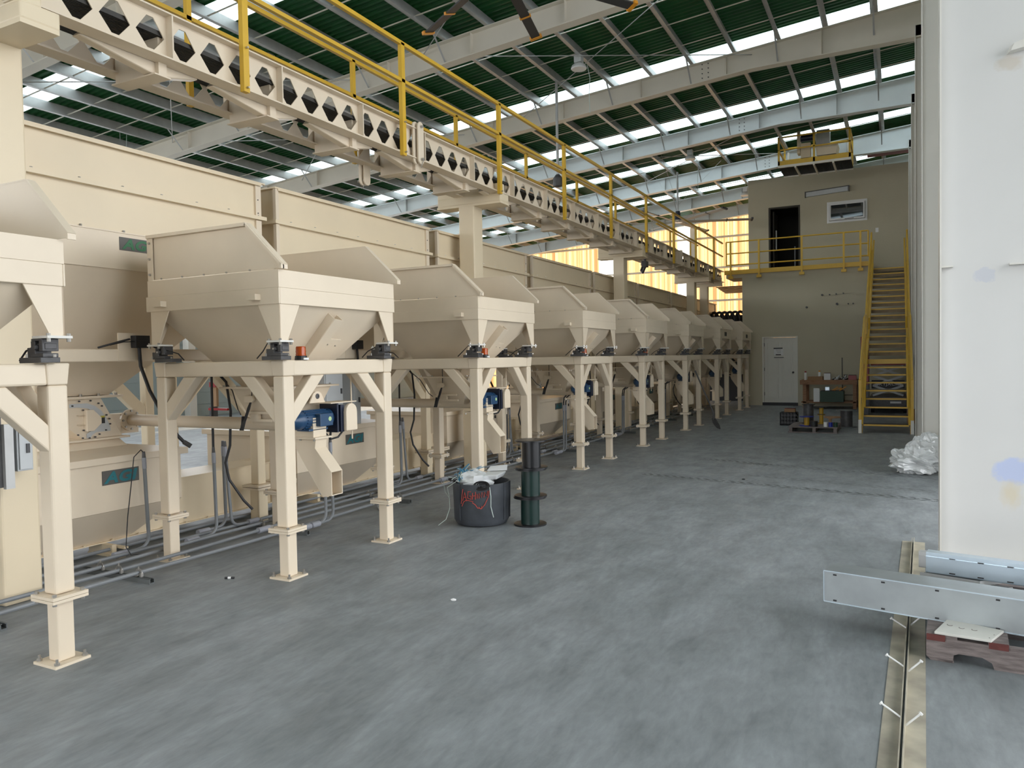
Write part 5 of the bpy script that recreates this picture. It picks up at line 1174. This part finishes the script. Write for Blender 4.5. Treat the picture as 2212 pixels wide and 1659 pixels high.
# scissor lift behind the stair, red cabinet, small items
sl = thing('scissor_lift', 'dark scissor lift with crossed arms parked behind the stair', 'lift', (-.2, 21.5, 0))
MB().box(-.62, .22, 21.4, 23.2, .12, .42).build('chassis', DARKG, sl, bevel=.01)
for x in (-.60, .14):
    for y in (21.6, 22.9): MB().cyl((x, y, .12), (x+.08, y, .12), .12, 16).build('wheel', BLACK, sl)
for z in (.45, .70, .95):
    for x in (-.30, -.05):
        pass
    MB().bar((-.55, 21.45, z), (.15, 21.45, z+.25), .05, .05, (0, 1, 0)).build('scissor_arm', GALVP, sl); MB().bar((.15, 21.50, z), (-.55, 21.50, z+.25), .05, .05, (0, 1, 0)).build('scissor_arm', GALVP, sl)
MB().box(-.58, .18, 21.55, 21.62, .62, .84).build('name_board', BLACK, sl); text('SKYJACK', 'lettering', LWHITE, sl, .10, (-.47, 21.548, .70), (1, 0, 0), (0, 0, 1), .001, 0, 1.1, 1.2)
MB().box(-.60, .20, 21.45, 23.1, 1.22, 1.30).build('platform', RED, sl); MB().box(-.15, .1, 21.39, 21.4, .25, .30).build('chassis_label', LWHITE, sl)
t = cbox('red_cabinet', 'tall dark red cabinet behind the left side of the stair', -.80, -.62, 20.6, 21.2, .75, 1.95, RED, None, 'cabinet'); MB().box(-.795, -.625, 20.595, 20.6, .80, 1.90).build('door', RED, t); MB().box(-.80, -.62, 20.6, 21.2, 0, .75).build('lower_body', DARKG, t)
cbox('carton', 'brown carton on the floor right of the stair foot', .20, .42, 18.4, 18.8, 0, .28, CARD, CARD)
# black hoses hanging behind the last hopper
for j in range(7):
    t = thing('hose_loop', 'black hose loop behind the last hopper, %s from the left in its row' % (ORD[j] if j else 'first'), 'hose', (-5.6+.17*j, 25.5, 2.9), 'black hose loops'); x = -5.75+.17*j
    MB().tube([(x, 25.6, 1.8), (x, 25.6, 2.5)]+[(x+.15-.15*math.cos(a), 25.55, 2.7+.28*math.sin(a)) for a in [math.pi*k/10 for k in range(11)]]+[(x+.30, 25.5, 2.4), (x+.30, 25.5, 1.8)], .045, 8).build('hose', BLACK, t, smooth=True)
t = thing('dark_partition', 'dark equipment panel closing the row behind the last hopper', 'panel', (-5.2, 26.2, 0)); MB().box(-6.0, -4.26, 26.2, 26.3, 0, 2.9).build('panel', BLACK, t)
# far left background: red extinguisher board, tan boxes
t = thing('extinguisher_board', 'small red and brown board seen behind the bins on the left', 'board', (-11, 12, .9)); MB().box(-11.0, -10.87, 9.6, 9.65, .8, 1.5).build('board', CARD, t); MB().box(-11.01, -10.85, 9.57, 9.60, 1.15, 1.24).build('red_box', RED, t); MB().box(-10.97, -10.5, 9.5, 9.55, .74, .78).build('red_bar', RED, t); MB().box(-11.0, -10.9, 9.55, 9.65, 0, .8).build('stand', DARKG, t)
for j, (x, y) in enumerate(((-18.5, 11.4), (-18.5, 15.4), (-18.5, 19.4))):
    t = thing('rear_column', 'beige column standing behind the storage bins, %s from the left' % ORD[j], 'column', (x, y, 0), 'rear columns'); MB().box(x-.12, x+.12, y-.12, y+.12, 0, RZ(x)-.01).build('post', WHITE, t); MB().box(x-.2, x+.2, y-.2, y+.2, 0, .02).build('base_plate', WHITE, t)
# little floor debris
for j, (x, y, m, lab) in enumerate(((-2.55, 4.10, LWHITE, 'tiny white paint chip alone on the open floor'), (-4.33, 3.85, LBLACK, 'black and silver marker lying beside the nearest frame leg'), (-1.7, 9.6, LBLACK, 'small dark scrap between the tyre marks'))):
    t = thing('floor_scrap', lab, 'scrap', (x, y, 0))
    if j == 1: MB().cyl((x, y, .008), (x+.06, y+.03, .008), .008, 8).build('barrel', LBLACK, t); MB().cyl((x+.02, y+.01, .0085), (x+.04, y+.02, .0085), .0088, 8).build('band', LWHITE, t)
    else: lumpy((x, y, .006), (.02, .012, .008), j*3+1, 10, 8, .3, 2, 0.0).build('chip', m, t)
t = thing('crumpled_rag', 'crumpled pale plastic scrap by the second frame leg conduits', 'scrap', (-4.72, 5.85, 0)); lumpy((-4.78, 6.35, .03), (.07, .05, .035), 5.5, 18, 12, .6, 2.5, .002).build('rag', BAG, t)

for o in bpy.data.objects:
    if '_o' in o: del o['_o']
    if o.parent is not None and 'category' in o: del o['category']
    if 'bolts' in o.name or o.name.startswith(('splice', 'spray_scrawl', 'slot', 'ring_scuffs')): o['kind'] = 'stuff'
